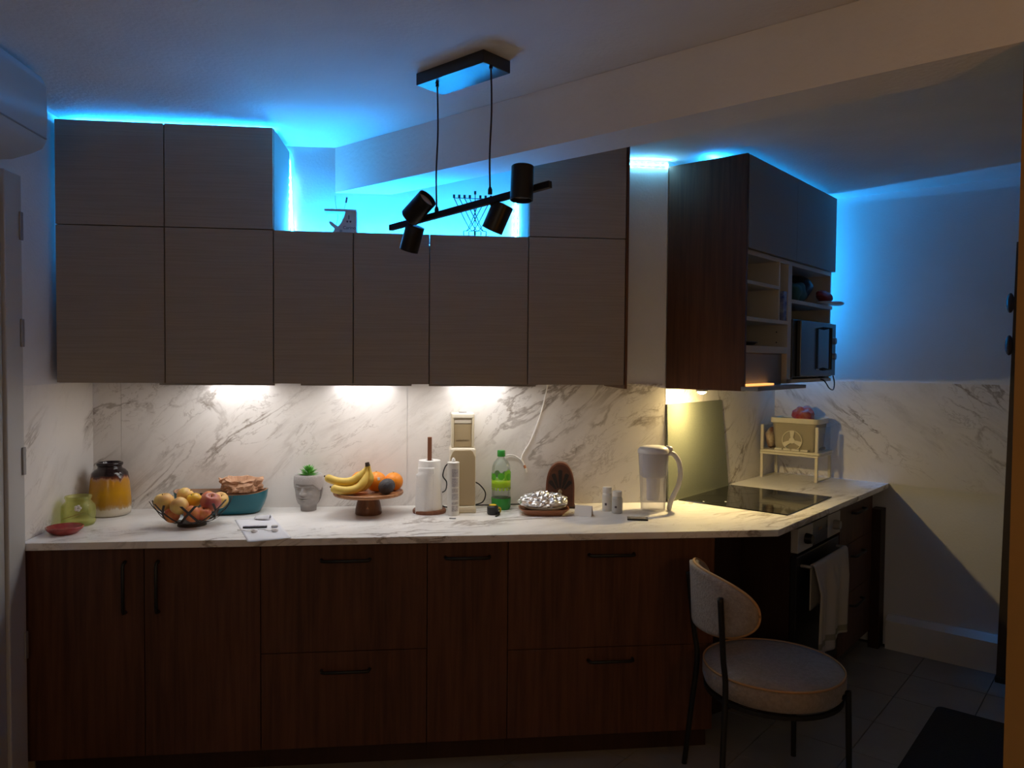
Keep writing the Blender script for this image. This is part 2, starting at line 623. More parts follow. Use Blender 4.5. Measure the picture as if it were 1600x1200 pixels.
# nook run: oven, drawers, filler
VF = .610
ov = nookthing('built_in_oven', 'built-in oven with steel control panel and a towel on its handle', 'oven', .098)
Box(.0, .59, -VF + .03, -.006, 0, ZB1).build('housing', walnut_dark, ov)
pl = mat('oven_panel_steel', (.55, .53, .50), .4, metal=.3)
Box(.003, .19, -VF - .004, -VF + .029, .752, .862).build('control_panel', pl, ov, bevel=.002)
Box(.4, .587, -VF - .004, -VF + .029, .752, .862).build('control_panel', pl, ov, bevel=.002)
dsp = Box(.191, .399, -VF - .003, -VF + .029, .752, .862).build('display', mat('oven_display_glass', (.02, .016, .012), .15), ov)
Box(.27, .32, -VF - .0036, -VF - .003, .812, .826).build('clock', mat('clock_mark', (.20, .12, .07), .4), dsp)
for kx in (.10, .495):
    MB().lathe([(.024, 0), (.024, .012), (.02, .03), (0, .03)], 20).build('knob', black_plastic if kx < .3 else mat('knob_grey', (.33, .32, .31), .4), ov, smooth='auto', loc=(kx, -VF - .004, .805), rot=(PI / 2, 0, 0))
Box(.003, .587, -VF, -VF + .029, .13, .735).build('oven_door', black_plastic, ov, bevel=.003)
MB().tube([(.05, -VF - .002, .690), (.05, -VF - .042, .690), (.06, -VF - .05, .690), (.53, -VF - .05, .690), (.54, -VF - .042, .690), (.54, -VF - .002, .690)], .008, 10).build('handle', steel, ov, smooth='auto')
dr = nookthing('drawer_cabinet', 'slim dark three-drawer cabinet between the oven and far wall', 'cabinet', .69)
Box(.002, .575, -VF + .021, -.006, .10, ZB1).build('carcass', walnut_dark, dr)
Box(.002, .575, -VF + .09, -VF + .105, 0, .10).build('plinth', walnut_dark, dr)
for z0, z1 in ((.66, ZB1), (.40, .66), (.10, .40)):
    d = Box(.003, .574, -VF, -VF + .019, z0 + .0015, z1 - .0015).build('drawer_front', walnut, dr, bevel=.001)
    bar_handle(d, .29, z1 - .07, .19, y=-VF)
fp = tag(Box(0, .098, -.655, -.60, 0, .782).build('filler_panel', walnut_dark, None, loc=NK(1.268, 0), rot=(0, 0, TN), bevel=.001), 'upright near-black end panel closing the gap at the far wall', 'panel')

# towel over the oven handle
def towel_fn(i, j):
    # j 0..1 runs from behind hem over the bar to front hem
    L1, L2 = .20, .43
    s = j * (L1 + L2)
    x = .285 + .47 * (i - .5)
    wav = .010 * math.sin(i * 17) + .006 * math.sin(i * 31 + 1)
    r = .012
    if s < L1:
        return (x + .02, -VF - .05 + r + .002 - abs(wav) * .2, .690 - (L1 - s))
    if s < L1 + .035:
        a = (s - L1) / .035 * PI
        return (x, -VF - .05 + r * math.cos(a), .690 + r * math.sin(a))
    dd = s - L1 - .035
    k = min(1, dd / .12)
    return (x + .012 * math.sin(j * 5) * k - .03 * (i - .5) * k, -VF - .05 - r - (.006 + wav) * k - .012 * k, .690 - dd - .06 * (i - .5) * k * 0 - .02 * math.sin(i * 6) * k)
tw_m = zbands('towel_cloth', [(.0, (.52, .48, .42)), (.325, (.52, .48, .42)), (.327, (.28, .27, .20)), (.352, (.28, .27, .20)), (.354, (.52, .48, .42)), (.9, (.54, .50, .45))], .9)
tw = tag(MB().grid(towel_fn, 48, 60).build('kitchen_towel', tw_m, None, smooth=True, solid=.003, loc=NK(.098, 0), rot=(0, 0, TN)), 'beige striped kitchen towel hanging over the oven handle', 'towel')

# ------------------------------------------------------------------ wall cabinets
YU = -.38
ZU, ZS, ZT = 1.493, 2.113, 2.522
XS = [.025, .434, .854, 1.171, 1.480, 1.891, 2.307]
def wall_unit(label, x0, x1, z0, z1, group):
    t = thing('wall_cabinet', label, 'cabinet', (x0, 0, z0), 0, group)
    w, h = x1 - x0, z1 - z0
    Box(.0005, w - .0005, YU + .021, -.006, .0005, h - .0005).build('carcass', carcass_m, t)
    Box(.002, w - .002, YU, YU + .019, .002, h - .002).build('door', taupe, t, bevel=.0012)
    return t
g1, g2 = 'taupe wall cabinets of the lower row', 'taupe wall cabinets up under the ceiling'
names = ['leftmost taupe wall cabinet of the lower row, beside the left wall',
         'second taupe lower-row wall cabinet from the left, above the fruit bowl',
         'narrow taupe wall cabinet under the open niche, above the head planter',
         'narrow taupe wall cabinet under the niche, above the banana stand',
         'wide taupe wall cabinet under the niche, above the soda maker',
         'rightmost taupe wall cabinet of the lower row, above the arched radio']
for k in range(6):
    wu = wall_unit(names[k], XS[k], XS[k + 1], ZU, ZS, g1)
top_l = wall_unit('square taupe top cabinet in the left corner under the ceiling', XS[0], XS[1], ZS, ZT, g2)
wall_unit('square taupe top cabinet directly left of the glowing niche', XS[1], XS[2], ZS, ZT, g2)
wall_unit('taupe top cabinet right of the glowing niche, beneath the beam', XS[5], XS[6], ZS, ZT, g2)
tag(Box(2.3075, 2.319, YU - .002, -.006, 1.478, ZT).build('end_panel', walnut, None, bevel=.001), 'thin dark wood end panel closing the right end of the wall cabinets', 'panel')

# under-cabinet lamps
und = emit('under_lamp_diffuser', (1, .96, .92), L_UNDER)
hot = emit('added_hot_strip_glow', (1, .98, .97), L_UNDER * 6.5)
for x, lab in ((.63, 'flat white under-cabinet lamp above the fruit bowl'), (1.183, 'flat white under-cabinet lamp above the banana stand'), (1.704, 'flat white under-cabinet lamp above the soda maker')):
    t = thing('under_cabinet_lamp', lab, 'lamp', (x, -.205, ZU), 0, 'under-cabinet lamps')
    Box(-.225, .225, -.15, .18, -.0035, 0).build('housing', white_plastic, t, bevel=.002)
    Box(-.215, .215, -.145, .05, -.0048, -.0037).build('diffuser', und, t)
    Box(-.115, .115, .158, .174, -.0048, -.0037).build('added_hot_strip', hot, t)  # extra emitter added for the bright spots at the top of the splashback
    Box(-.225, .225, -.1535, -.1505, -.0075, 0).build('front_lip', carcass_m, t)

# blue LED tape
led_m = emit('led_tape_glow', C_LED, L_LED)
led_n = emit('led_tape_niche_glow', C_LED, L_LED * 1.35)
dot_m = emit('led_dot_glow', (.25, .80, 1.0), 260)
tape_m = emit('led_tape_visible', C_LED, 75.0)
def led(label, pts, side, dots=0, visible=False):
    """flat tape between points; side is its width direction"""
    t = thing('led_strip', label, 'light strip', pts[0], 0, 'blue light strips')
    o = Vector(pts[0])
    for a, b in zip(pts, pts[1:]):
        a, b = Vector(a) - o, Vector(b) - o
        d = (b - a).normalized()
        w = Vector(side).normalized() * .005
        n = d.cross(w).normalized() * .001
        mb = MB()
        vs = [a - w - n, a + w - n, a + w + n, a - w + n, b - w - n, b + w - n, b + w + n, b - w + n]
        mb.add(vs, [(0, 1, 2, 3), (7, 6, 5, 4), (0, 4, 5, 1), (1, 5, 6, 2), (2, 6, 7, 3), (3, 7, 4, 0)])
        mb.build('tape', tape_m if visible else led_m, t)
        if dots:
            for k in range(dots):
                p = a.lerp(b, (k + .5) / dots)
                if visible:
                    Box(-.0032, .0032, -.0018, .0018, -.0032, .0032).build('led', dot_m, t, loc=p + Vector((0, -.0025, 0)))
    return t
led('blue light strip lying on the top left cabinets under the ceiling', [(.05, -.26, ZT + .003), (.83, -.26, ZT + .003)], (0, 1, 0))
led('blue light strip running down the gap at the left wall', [(.012, -.14, 2.50), (.012, -.14, 1.95)], (0, 1, 0))
led('blue light strip with bright dots hanging down the left of the niche', [(.838, -.004, 2.53), (.852, -.004, 2.48), (.866, -.004, 2.12)], (1, 0, 0), 0, True)
ns = led('blue light strip lying along the floor of the niche', [(.90, -.06, ZS + .003), (1.86, -.06, ZS + .003)], (0, 1, 0))
for c_ in ns.children:
    c_.data.materials[0] = led_n
rs = led('blue light strip with dots at the right end of the niche', [(1.878, -.004, 2.34), (1.880, -.004, 2.12)], (1, 0, 0), 0, True)
ds = [o for o in COL.objects if o.name.startswith('led_strip')]
for k in range(13):
    z = 2.50 - k * .031
    x = .846 + (2.50 - z) * .055
    Box(-.0035, .0035, -.0018, .0018, -.0035, .0035).build('led', dot_m, ds[2], loc=Vector((x, -.0075, z)) - ds[2].location)
for k in range(6):
    Box(-.0035, .0035, -.0018, .0018, -.0035, .0035).build('led', dot_m, ds[4], loc=Vector((1.879, -.0075, 2.31 - k * .033)) - ds[4].location)
s5 = led('blue light strip with dots crossing the white wall beside the hood cabinet', [(2.33, -.004, 2.527), (2.60, -.004, 2.527)], (0, 0, 1), 0, True)
for c_ in s5.children:
    c_.data.materials[0] = emit('led_tape_wall', C_LED, 50.0)
for k in range(6):
    Box(-.0035, .0035, -.0018, .0018, -.0035, .0035).build('led', dot_m, s5, loc=Vector((2.43 + k * .034, -.0075, 2.527)) - s5.location)
led('blue light strip lying on top of the hood cabinet', [NK(.03, .20, 2.5265), NK(1.19, .20, 2.5265)], N2)
led('blue light strip running down behind the right end of the hood cabinet', [NK(1.29, .010, 2.50), NK(1.29, .010, 1.75)], D2)

# ------------------------------------------------------------------ hood cabinet with open shelves
VH = .395
hc = nookthing('hood_cabinet', 'tall wall cabinet with dark wood side, grey flap doors and open white shelves', 'cabinet', .0)
Z0, Z1 = 1.466, 2.522
Box(0, .018, -VH, -.006, Z0, Z1).build('side_panel', walnut, hc, bevel=.001)
Box(1.202, 1.22, -VH + .02, -.006, 1.50, Z1).build('side_panel', cream_board, hc)
Box(.018, 1.202, -VH + .02, -.006, Z1 - .018, Z1).build('top_panel', cream_board, hc)
Box(.018, 1.202, -.020, -.008, 1.50, Z1 - .018).build('back_panel', cream_board, hc)
for a, b in ((.019, .609), (.611, 1.219)):
    Box(a, b, -VH - .003, -VH + .016, 2.108, Z1 - .002).build('flap_door', mat('grey_flap', (.27, .255, .245), .6, spec=.3), hc, bevel=.001)
Box(.018, 1.202, -VH + .018, -.02, 2.085, 2.106).build('shelf', cream_board, hc)
Box(.525, .575, -VH + .005, -.02, 1.49, 2.085).build('divider', cream_board, hc, bevel=.001)
Box(.415, .431, -VH + .01, -.02, 1.802, 2.085).build('divider', cream_board, hc)
Box(.018, .415, -VH + .005, -.02, 1.950, 1.966).build('shelf', cream_board, hc)
Box(.018, .525, -VH + .005, -.02, 1.784, 1.802).build('shelf', cream_board, hc)
Box(.018, .525, -VH + .005, -.02, 1.640, 1.672).build('shelf', cream_board, hc)
Box(.575, 1.202, -VH + .005, -.02, 1.895, 1.914).build('shelf', cream_board, hc)
Box(.525, 1.202, -VH + .005, -.02, 1.492, 1.510).build('shelf', cream_board, hc)
for z in [1.54 + .052 * k for k in range(10)]:
    MB().lathe([(.0035, 0), (.0035, .001)], 8).build('peg_hole', black_plastic, hc, loc=(.5245, -VH + .06, z), rot=(0, -PI / 2, 0))
# pull-out hood
hd = nookthing('cooker_hood', 'slim grey pull-out cooker hood under the shelves with a warm lamp', 'hood')
Box(.019, .522, -VH + .03, -.03, 1.480, 1.638).build('motor_box', mat('hood_box_grey', (.25, .25, .26), .5, metal=.2), hd, bevel=.003)
Box(.019, .60, -.38, -.02, 1.4675, 1.479).build('underside', grey_metal, hd)
Box(-.004, .60, -.462, -.382, 1.468, 1.486).build('visor', grey_metal, hd, bevel=.003)
Box(.02, .34, -VH - .004, -VH + .03, 1.488, 1.496).build('painted_glow', emit('hood_painted_glow', (1, .42, .10), 1.6), hd)  # emission painted on for warm lamp light caught on the hood front
lampm = emit('hood_lamp_glow', (1, .73, .31), L_HOOD)
for u in (.105,):
    lp = MB().lathe([(.028, 0), (.028, -.012), (.021, -.016)], 24).build('lamp_ring', steel, hd, smooth='auto', loc=(u, -.140, 1.4675))
    MB().lathe([(.0, -.026), (.010, -.025), (.016, -.021), (.020, -.0162)], 24).build('lamp', lampm, lp, smooth=True)
# things on its shelves
tag(Box(0, .045, 0, .17, 0, .145).build('carton', mat('blue_carton', (.03, .06, .30), .5, noise_amt=.25, noise_scale=30, col2=(.35, .40, .55)), None, loc=NK(.476, .386, 1.803), rot=(0, 0, TN), bevel=.002), 'narrow blue and white carton standing on the hood cabinet shelf', 'carton')
tr = nookthing('serving_tray', 'flat dark tray lying on the shelf above the hood', 'tray', .145, .285, 1.673)
MB().lathe([(.0, 0), (.10, 0), (.13, .016), (.128, .018), (.098, .004), (0, .004)], 28, sy=.75).build('dish', mat('dark_tray', (.03, .022, .018), .4), tr, smooth='auto')
# microwave
mw = nookthing('microwave', 'black microwave oven with bar handle in the hood cabinet', 'microwave', .582, 0, 1.511)
Box(0, .61, -.395, -.03, .008, .305).build('body', black_plastic, mw, bevel=.004)
for fx in (.05, .56):
    for fy in (-.36, -.07):
        Box(fx - .015, fx + .015, fy - .015, fy + .015, 0, .008).build('foot', black_plastic, mw)
dr_ = Box(.055, .50, -.418, -.396, .014, .30).build('door', mat('microwave_glass', (.03, .032, .036), .12), mw, bevel=.003)
MB().tube([(.40, -.418, .27), (.40, -.455, .27), (.40, -.455, .05), (.40, -.418, .05)], .009, 10).build('handle', mat('microwave_handle', (.02, .02, .02), .25), dr_, smooth='auto')
Box(.502, .608, -.416, -.396, .014, .30).build('control_strip', mat('microwave_strip', (.05, .045, .04), .25), mw, bevel=.002)
for z in (.205, .12):
    MB().lathe([(.02, 0), (.018, .018), (0, .018)], 18).build('dial', grey_metal, mw, smooth='auto', loc=(.556, -.416, z), rot=(PI / 2, 0, 0))
Box(.29, .335, -.4188, -.418, .045, .052).build('badge', mat('print_grey', (.35, .35, .35), .4), mw)
MB().tube(bez([(.44, -.35, .0), (.45, -.405, -.012), (.50, -.42, -.055), (.57, -.42, -.065), (.62, -.41, -.03), (.625, -.40, .012)]), .0035, 8).build('power_cable', black_plastic, mw, smooth=True)

def crumple(c, rx, ry, rz, amt, freq, seed, n=36, k=24, flat_bottom=None):
    off = Vector((seed * 3.1, seed * 1.7, seed * 2.3))
    def f(v):
        d = v - Vector(c)
        nv = noise.noise(d * freq + off) + .5 * noise.noise(d * freq * 2.3 + off)
        q = Vector(c) + d * (1 + amt * nv)
        if flat_bottom is not None and q.z < flat_bottom:
            q.z = flat_bottom
        return q
    return MB().ball(c, rx, ry, rz, n, k, f)
for nm, lab, c, r, col, ro, cat, sd in (
    ('folded_bag', 'black shopping bag stuffed on the shelf above the microwave', (1.0, .225, 1.995), (.18, .115, .082), (.012, .012, .016), .4, 'bag', 1),
    ('folded_cloth', 'crumpled dark teal cloth on the shelf above the microwave', (.735, .345, 1.962), (.115, .045, .050), (.03, .10, .10), .8, 'cloth', 2),
    ('pouch', 'small red pouch on the shelf above the microwave', (1.07, .385, 1.962), (.085, .035, .027), (.30, .03, .02), .6, 'pouch', 3),
    ('plastic_bag', 'white plastic bag sticking out over the shelf edge above the microwave', (1.10, .415, 1.924), (.10, .045, .010), (.55, .55, .57), .4, 'bag', 4)):
    P = NK(c[0], c[1], c[2])
    o = crumple((0, 0, 0), *r, .55, 1 / max(r) * 1.1, sd, flat_bottom=(1.937 if sd == 3 else 1.9145) - c[2]).build(nm, mat(nm + '_m', col, ro), None, smooth=True, loc=P, rot=(0, 0, TN))
    tag(o, lab, cat)

# ------------------------------------------------------------------ hob and glass sheet
hob = nookthing('hob', 'black glass hob set into the angled worktop', 'hob', .085, .035, HC)
Box(0, .605, -.535, 0, .0005, .005).build('glass_plate', mat('hob_glass', (.008, .008, .008), .06, spec=.6), hob, bevel=.002)
ringm = mat('hob_print', (.03, .03, .03), .2)
for x, y, r in ((.15, -.14, .105), (.45, -.14, .075), (.15, -.39, .075), (.45, -.39, .10)):
    MB().lathe([(r - .0015, .0051), (r, .0053), (r, .0049)], 48, closed=True).build('cooking_zone_ring', ringm, hob, loc=(x, y, 0))
for x, y in ((.03, -.12), (.10, -.20)):
    Box(x - .004, x + .004, y - .004, y + .004, .005, .007).build('crumb', white_plastic, hob)
gs = nookthing('glass_sheet', 'frosted green-grey glass sheet leaning against the wall behind the hob', 'glass sheet', 0, 0, HC + .0005)
MB().add([(.004, -.022, 0), (.675, -.022, 0), (.675, -.028, 0), (.004, -.028, 0), (.004, -.006, .472), (.605, -.006, .472), (.605, -.012, .472), (.004, -.012, .472)],
         [(0, 1, 2, 3), (7, 6, 5, 4), (0, 4, 5, 1), (1, 5, 6, 2), (2, 6, 7, 3), (3, 7, 4, 0)]).build('pane', mat('frosted_sheet', (.18, .195, .15), .5, spec=.4, noise_amt=.05, noise_scale=150), gs, bevel=.001)

# ------------------------------------------------------------------ rack with tub beside the hob
rk = nookthing('shelf_rack', 'cream two-level plastic rack standing on the worktop beside the hob', 'rack', 1.105, .027, HC)
rm = mat('rack_plastic', (.72, .68, .58), .45)
for x in (0, .225):
    for y in (0, -.315):
        Box(x, x + .016, y - .016, y, 0, .140).build('leg', rm, rk, bevel=.002)
Box(-.002, .243, -.333, .002, .140, .152).build('shelf', rm, rk, bevel=.003)
Box(-.002, .243, -.340, .002, .153, .168).build('tray', rm, rk, bevel=.006)
for y in (-.016, -.331):
    Box(.016, .225, y + .003, y + .011, 0, .006).build('foot_rail', rm, rk)
    Box(.0, .016, y, y + .016, .168, .312).build('post', rm, rk, bevel=.002)
    Box(.016, .235, y + .006, y + .009, .170, .305).build('side_pane', glass_clear, rk)
tub = nookthing('storage_tub', 'translucent storage tub with cream rim on the rack', 'tub', 1.215, .215, HC + .1685)
tubm = thin('tub_plastic', (.90, .86, .78), .45, (.70, .64, .52), .2)
def rrect(w, h, r, n=6):
    out = []
    for cx, cy, a0 in ((w - r, h - r, 0), (-w + r, h - r, 90), (-w + r, -h + r, 180), (w - r, -h + r, 270)):
        for k in range(n + 1):
            a = math.radians(a0 + 90 * k / n)
            out.append((cx + r * math.cos(a), cy + r * math.sin(a)))
    return out
def loft(mb, rings):
    n = len(rings[0])
    b = len(mb.v)
    fs = []
    for j in range(len(rings) - 1):
        for i in range(n):
            fs.append((j * n + i, j * n + (i + 1) % n, (j + 1) * n + (i + 1) % n, (j + 1) * n + i))
    fs.append(tuple(range(n - 1, -1, -1)))
    mb.add([p for r in rings for p in r], fs)
    return mb
def rr3(w, h, r, z):
    return [(x, y, z) for x, y in rrect(w, h, r)]
loft(MB(), [rr3(.080, .108, .02, 0), rr3(.088, .118, .025, .03), rr3(.098, .132, .03, .178), rr3(.096, .130, .03, .178), rr3(.085, .114, .024, .032), rr3(.078, .105, .02, .004)]).build('wall', tubm, tub, smooth='auto')
loft(MB(), [rr3(.100, .135, .03, .158), rr3(.104, .139, .03, .160), rr3(.104, .139, .03, .188), rr3(.098, .133, .03, .188), rr3(.098, .133, .03, .160)]).build('rim', rm, tub, smooth='auto')
rl = nookthing('plastic_reel', 'round cream plastic reel with three spokes behind the tub wall', 'reel', 1.118, .208, HC + .228, rz=0)
MB().lathe([(.054, -.004), (.058, -.004), (.058, .004), (.054, .004)], 40, closed=True).build('ring', rm, rl, smooth='auto', rot=(0, PI / 2, 0))
MB().lathe([(.0, -.004), (.017, -.004), (.017, .004), (0, .004)], 24).build('hub', rm, rl, smooth='auto', rot=(0, PI / 2, 0))
for a in (90, 200, 330):
    a = math.radians(a)
    d, pz = Vector((0, math.cos(a), math.sin(a))), Vector((0, -math.sin(a), math.cos(a)))
    p0, p1 = d * .015, d * .055
    mb = MB()
    vs = []
    for x in (-.003, .003):
        vs += [Vector((x, 0, 0)) + p0 - pz * .008, Vector((x, 0, 0)) + p0 + pz * .008, Vector((x, 0, 0)) + p1 + pz * .014, Vector((x, 0, 0)) + p1 - pz * .014]
    mb.add(vs, [(0, 1, 2, 3), (7, 6, 5, 4), (0, 4, 5, 1), (1, 5, 6, 2), (2, 6, 7, 3), (3, 7, 4, 0)]).build('spoke', rm, rl)
tag(crumple((0, 0, 0), .055, .062, .058, .3, 22, 5).build('snack_bag', mat('red_film', (.42, .02, .02), .3, noise_amt=.2, noise_scale=22, col2=(.45, .16, .13)), None, smooth=True, loc=NK(1.235, .235, HC + .365), rot=(0, 0, TN)), 'red and clear snack bag poking out of the tub', 'bag')
tag(crumple((0, 0, 0), .06, .028, .07, .3, 18, 6, flat_bottom=-.062).build('packet', mat('brown_film', (.16, .05, .03), .35, noise_amt=.2, noise_scale=26, col2=(.60, .50, .38)), None, smooth=True, loc=NK(1.19, .066, HC + .231), rot=(0, 0, TN)), 'brown and beige packet squeezed left of the tub on the rack', 'packet')
for k in range(4):
    tag(Box(-.011, .011, -.022, .022, 0, .012).build('foil_strip', mat('white_wrap', (.75, .72, .66), .4), None, loc=NK(1.121 - .0, .13 + k * .05, HC + .1685), rot=(0, 0, TN + .1 * (-1) ** k), bevel=.003), '%s small white wrapped bar lying before the tub on the rack' % ('leftmost', 'second from left', 'third from left', 'rightmost')[k], 'bar', 'white wrapped bars on the rack')
tag(crumple((0, 0, 0), .06, .012, .012, .3, 20, 8, flat_bottom=-.008).build('cable_bundle', black_plastic, None, smooth=True, loc=NK(1.275, .345 - .05 + .03, HC + .177), rot=(0, 0, TN)), 'small black bundle on the rack right of the tub', 'cable')

# ------------------------------------------------------------------ worktop items, left to right
def T3(name, label, cat, x, y, rz=0., group=None):
    return thing(name, label, cat, (x, y, HC), rz, group)
# red dish
t = T3('glazed_dish', 'small shiny red-brown glazed dish in front of the green jar', 'dish', .090, -.470)
MB().lathe([(0, 0), (.045, 0), (.062, .016), (.066, .026), (.062, .028), (.055, .017), (.04, .008), (0, .008)], 36).build('bowl', mat('red_glaze', (.30, .045, .04), .12, noise_amt=.25, noise_scale=30), t, smooth=True)
# green jar
t = T3('glass_jar', 'squat pale green glass jar beside the amber pot', 'jar', .076, -.320)
jg = thin('green_glass', (.95, .96, .72), .16, (.74, .76, .30), .06, 60)
MB().lathe([(0, .001), (.056, .001), (.062, .012), (.063, .05), (.061, .078), (.05, .092), (.045, .098), (.046, .106), (.050, .112), (.049, .118), (.045, .118), (.042, .108), (.041, .098), (.046, .09), (.057, .076), (.059, .05), (.058, .014), (.052, .006), (0, .006)], 40).build('body', jg, t, smooth=True)
MB().tube([(.060 * math.cos(a), .060 * math.sin(a), .03 + .03 * k / 14) for k, a in enumerate([-2.4 + .11 * j for j in range(15)])], .0012, 6).build('string', mat('string_brown', (.30, .17, .07), .8), t)
fl_ = MB()
for k in range(5):
    a = 2 * PI * k / 5
    fl_.ball((.008 * math.cos(a), 0, .008 * math.sin(a)), .006, .002, .006, 8, 6)
fl_.build('flower', white_plastic, t, smooth=True, loc=(.024, -.0610, .078), rot=(0, 0, .35))
# amber pot
t = T3('ceramic_pot', 'tall amber glazed pot with dark brown neck and cream foot', 'pot', .118, -.118)
pot_m = zbands('amber_glaze', [(0, (.62, .56, .46)), (.030, (.62, .55, .43)), (.038, (.42, .27, .12)), (.052, (.42, .20, .02)), (.10, (.50, .25, .01)), (.150, (.46, .21, .02)), (.160, (.38, .20, .10)), (.166, (.12, .03, .015)), (.176, (.018, .008, .008)), (.23, (.012, .006, .008))], .14, .045, 60)
MB().lathe([(0, 0), (.070, 0), (.080, .006), (.0835, .02), (.0835, .06), (.080, .11), (.075, .155), (.070, .182), (.060, .194), (.049, .200), (.047, .206), (.0475, .212)], 48).build('body', pot_m, t, smooth=True)
MB().lathe([(.0475, .2115), (.051, .214), (.0525, .220), (.051, .225), (.047, .227), (.043, .224), (.042, .20), (.04, .19)], 48, closed=True).build('lip', mat('dark_glaze', (.014, .007, .010), .08), t, smooth=True)

# wire fruit bowl
t = T3('wire_fruit_bowl', 'dark metal strip bowl heaped with peaches and apples', 'bowl', .527, -.355)
strip_m = mat('bowl_metal', (.028, .018, .014), .45, metal=.5)
MB().lathe([(.050, 0), (.056, 0), (.054, .012), (.048, .012)], 32, closed=True).build('foot_ring', strip_m, t, smooth='auto')
MB().lathe([(0, .0122), (.048, .0122), (.048, .0146), (0, .0146)], 32).build('bottom_disc', strip_m, t)
def bowl_r(s):
    return .046 + .106 * s ** .72, .014 + .088 * s ** 1.7
for k in range(16):
    a0 = 2 * PI * k / 16
    tw_ = .75 * (1 if k % 2 else -1)
    lean = 1 + .08 * random.random()
    vs = []
    n = 9
    for i in range(n):
        s = i / (n - 1) * lean
        r, z = bowl_r(s)
        ro = r + (.0022 if k % 2 else 0)
        a = a0 + tw_ * s
        c = Vector((ro * math.cos(a), ro * math.sin(a), z))
        tg = Vector((-math.sin(a), math.cos(a), 0)) * .0056
        nr = Vector((math.cos(a), math.sin(a), -.6)).normalized() * .0009
        vs += [c - tg - nr, c + tg - nr, c + tg + nr, c - tg + nr]
    fs = []
    for i in range(n - 1):
        for e in range(4):
            fs.append((i * 4 + e, i * 4 + (e + 1) % 4, i * 4 + 4 + (e + 1) % 4, i * 4 + 4 + e))
    fs += [(3, 2, 1, 0), (n * 4 - 4, n * 4 - 3, n * 4 - 2, n * 4 - 1)]
    MB().add(vs, fs).build('metal_strip', strip_m, t)
yel = mat('fruit_yellow', (.78, .55, .16), .4, noise_amt=.1, noise_scale=26, col2=(.70, .36, .12))
yel2 = mat('fruit_bright_yellow', (.80, .52, .05), .35, noise_amt=.1, noise_scale=16, col2=(.72, .40, .03))
pea = mat('fruit_peach', (.75, .30, .08), .45, noise_amt=.1, noise_scale=26, col2=(.50, .09, .05))
pur = mat('fruit_plum_red', (.38, .07, .07), .3, noise_amt=.1, noise_scale=26, col2=(.50, .18, .08))
stem_m = mat('fruit_stem', (.06, .035, .015), .8)
FRUIT = [('apple', 'pale yellow apple with a dark hollow at the left of the wire bowl', -.102, -.020, .098, .040, yel),
         ('apple', 'long pale yellow apple in the middle front of the wire bowl', -.034, -.052, .088, .037, yel),
         ('apple', 'yellow apple on top at the back of the wire bowl', -.040, .050, .110, .036, yel),
         ('lemon', 'bright yellow round fruit with a navel in the middle of the bowl', .006, .008, .100, .031, yel2),
         ('peach', 'small orange peach behind the plum in the wire bowl', .046, .058, .098, .030, pea),
         ('nectarine', 'purple-red nectarine on top right in the wire bowl', .078, -.018, .096, .041, pur),
         ('peach', 'yellow peach at the right rim of the wire bowl', .101, .030, .094, .035, yel),
         ('nectarine', 'red-orange nectarine low in the front of the wire bowl', .022, -.064, .058, .035, pea),
         ('peach', 'dull orange peach at the front left bottom of the bowl', -.062, -.050, .050, .031, pea),
         ('peach', 'mottled peach low at the front right of the bowl', .060, -.052, .056, .030, pea)]
for nm, lab, x, y, z, r, mm in FRUIT:
    f = thing(nm, lab, 'fruit', (.527 + x, -.355 + y, HC + z), random.random() * 6, 'fruit in the wire bowl')
    f.rotation_euler = (random.uniform(-.5, .2) - .3, random.uniform(-.3, .3), random.random() * 6)
    def dent(v, r=r):
        a = math.hypot(v.x, v.y) / r
        if v.z > 0:
            v = v - Vector((0, 0, .35 * r * math.exp(-(a / .30) ** 2)))
        v.x *= 1 + .05 * v.z / r
        return v
    MB().ball((0, 0, 0), r, r * .97, r * .95, 28, 20, dent).build('flesh', mm, f, smooth=True)
    MB().tube([(0, 0, r * .58), (.002, .001, r * .86)], .0018, 6).build('stem', stem_m, f)

# teal bowl
t = T3('wooden_bowl', 'long oval bowl, teal outside and tan wood inside, behind the fruit', 'bowl', .578, -.108, .0)
def sup(a, w, d, e=2.6):
    c, s = math.cos(a), math.sin(a)
    return (w * math.copysign(abs(c) ** (2 / e), c), d * math.copysign(abs(s) ** (2 / e), s))
def ring(w, d, z, n=64):
    return [(*sup(2 * PI * k / n, w, d), z + .012 * (math.cos(2 * PI * k / n) ** 4) * (z / .09)) for k in range(n)]
outer = [ring(.150, .060, 0), ring(.165, .072, .006), ring(.180, .084, .03), ring(.192, .091, .06), ring(.197, .095, .090)]
inner = [ring(.197, .095, .090), ring(.189, .088, .0905), ring(.182, .082, .06), ring(.168, .072, .03), ring(.150, .058, .012)]
loft(MB(), outer).build('outer_shell', mat('teal_paint', (.008, .12, .16), .35), t, smooth=True)
loft(MB(), inner).build('inner_lining', wood('bowl_wood', (.45, .24, .13), (.60, .36, .22), 'x', .03), t, smooth=True)
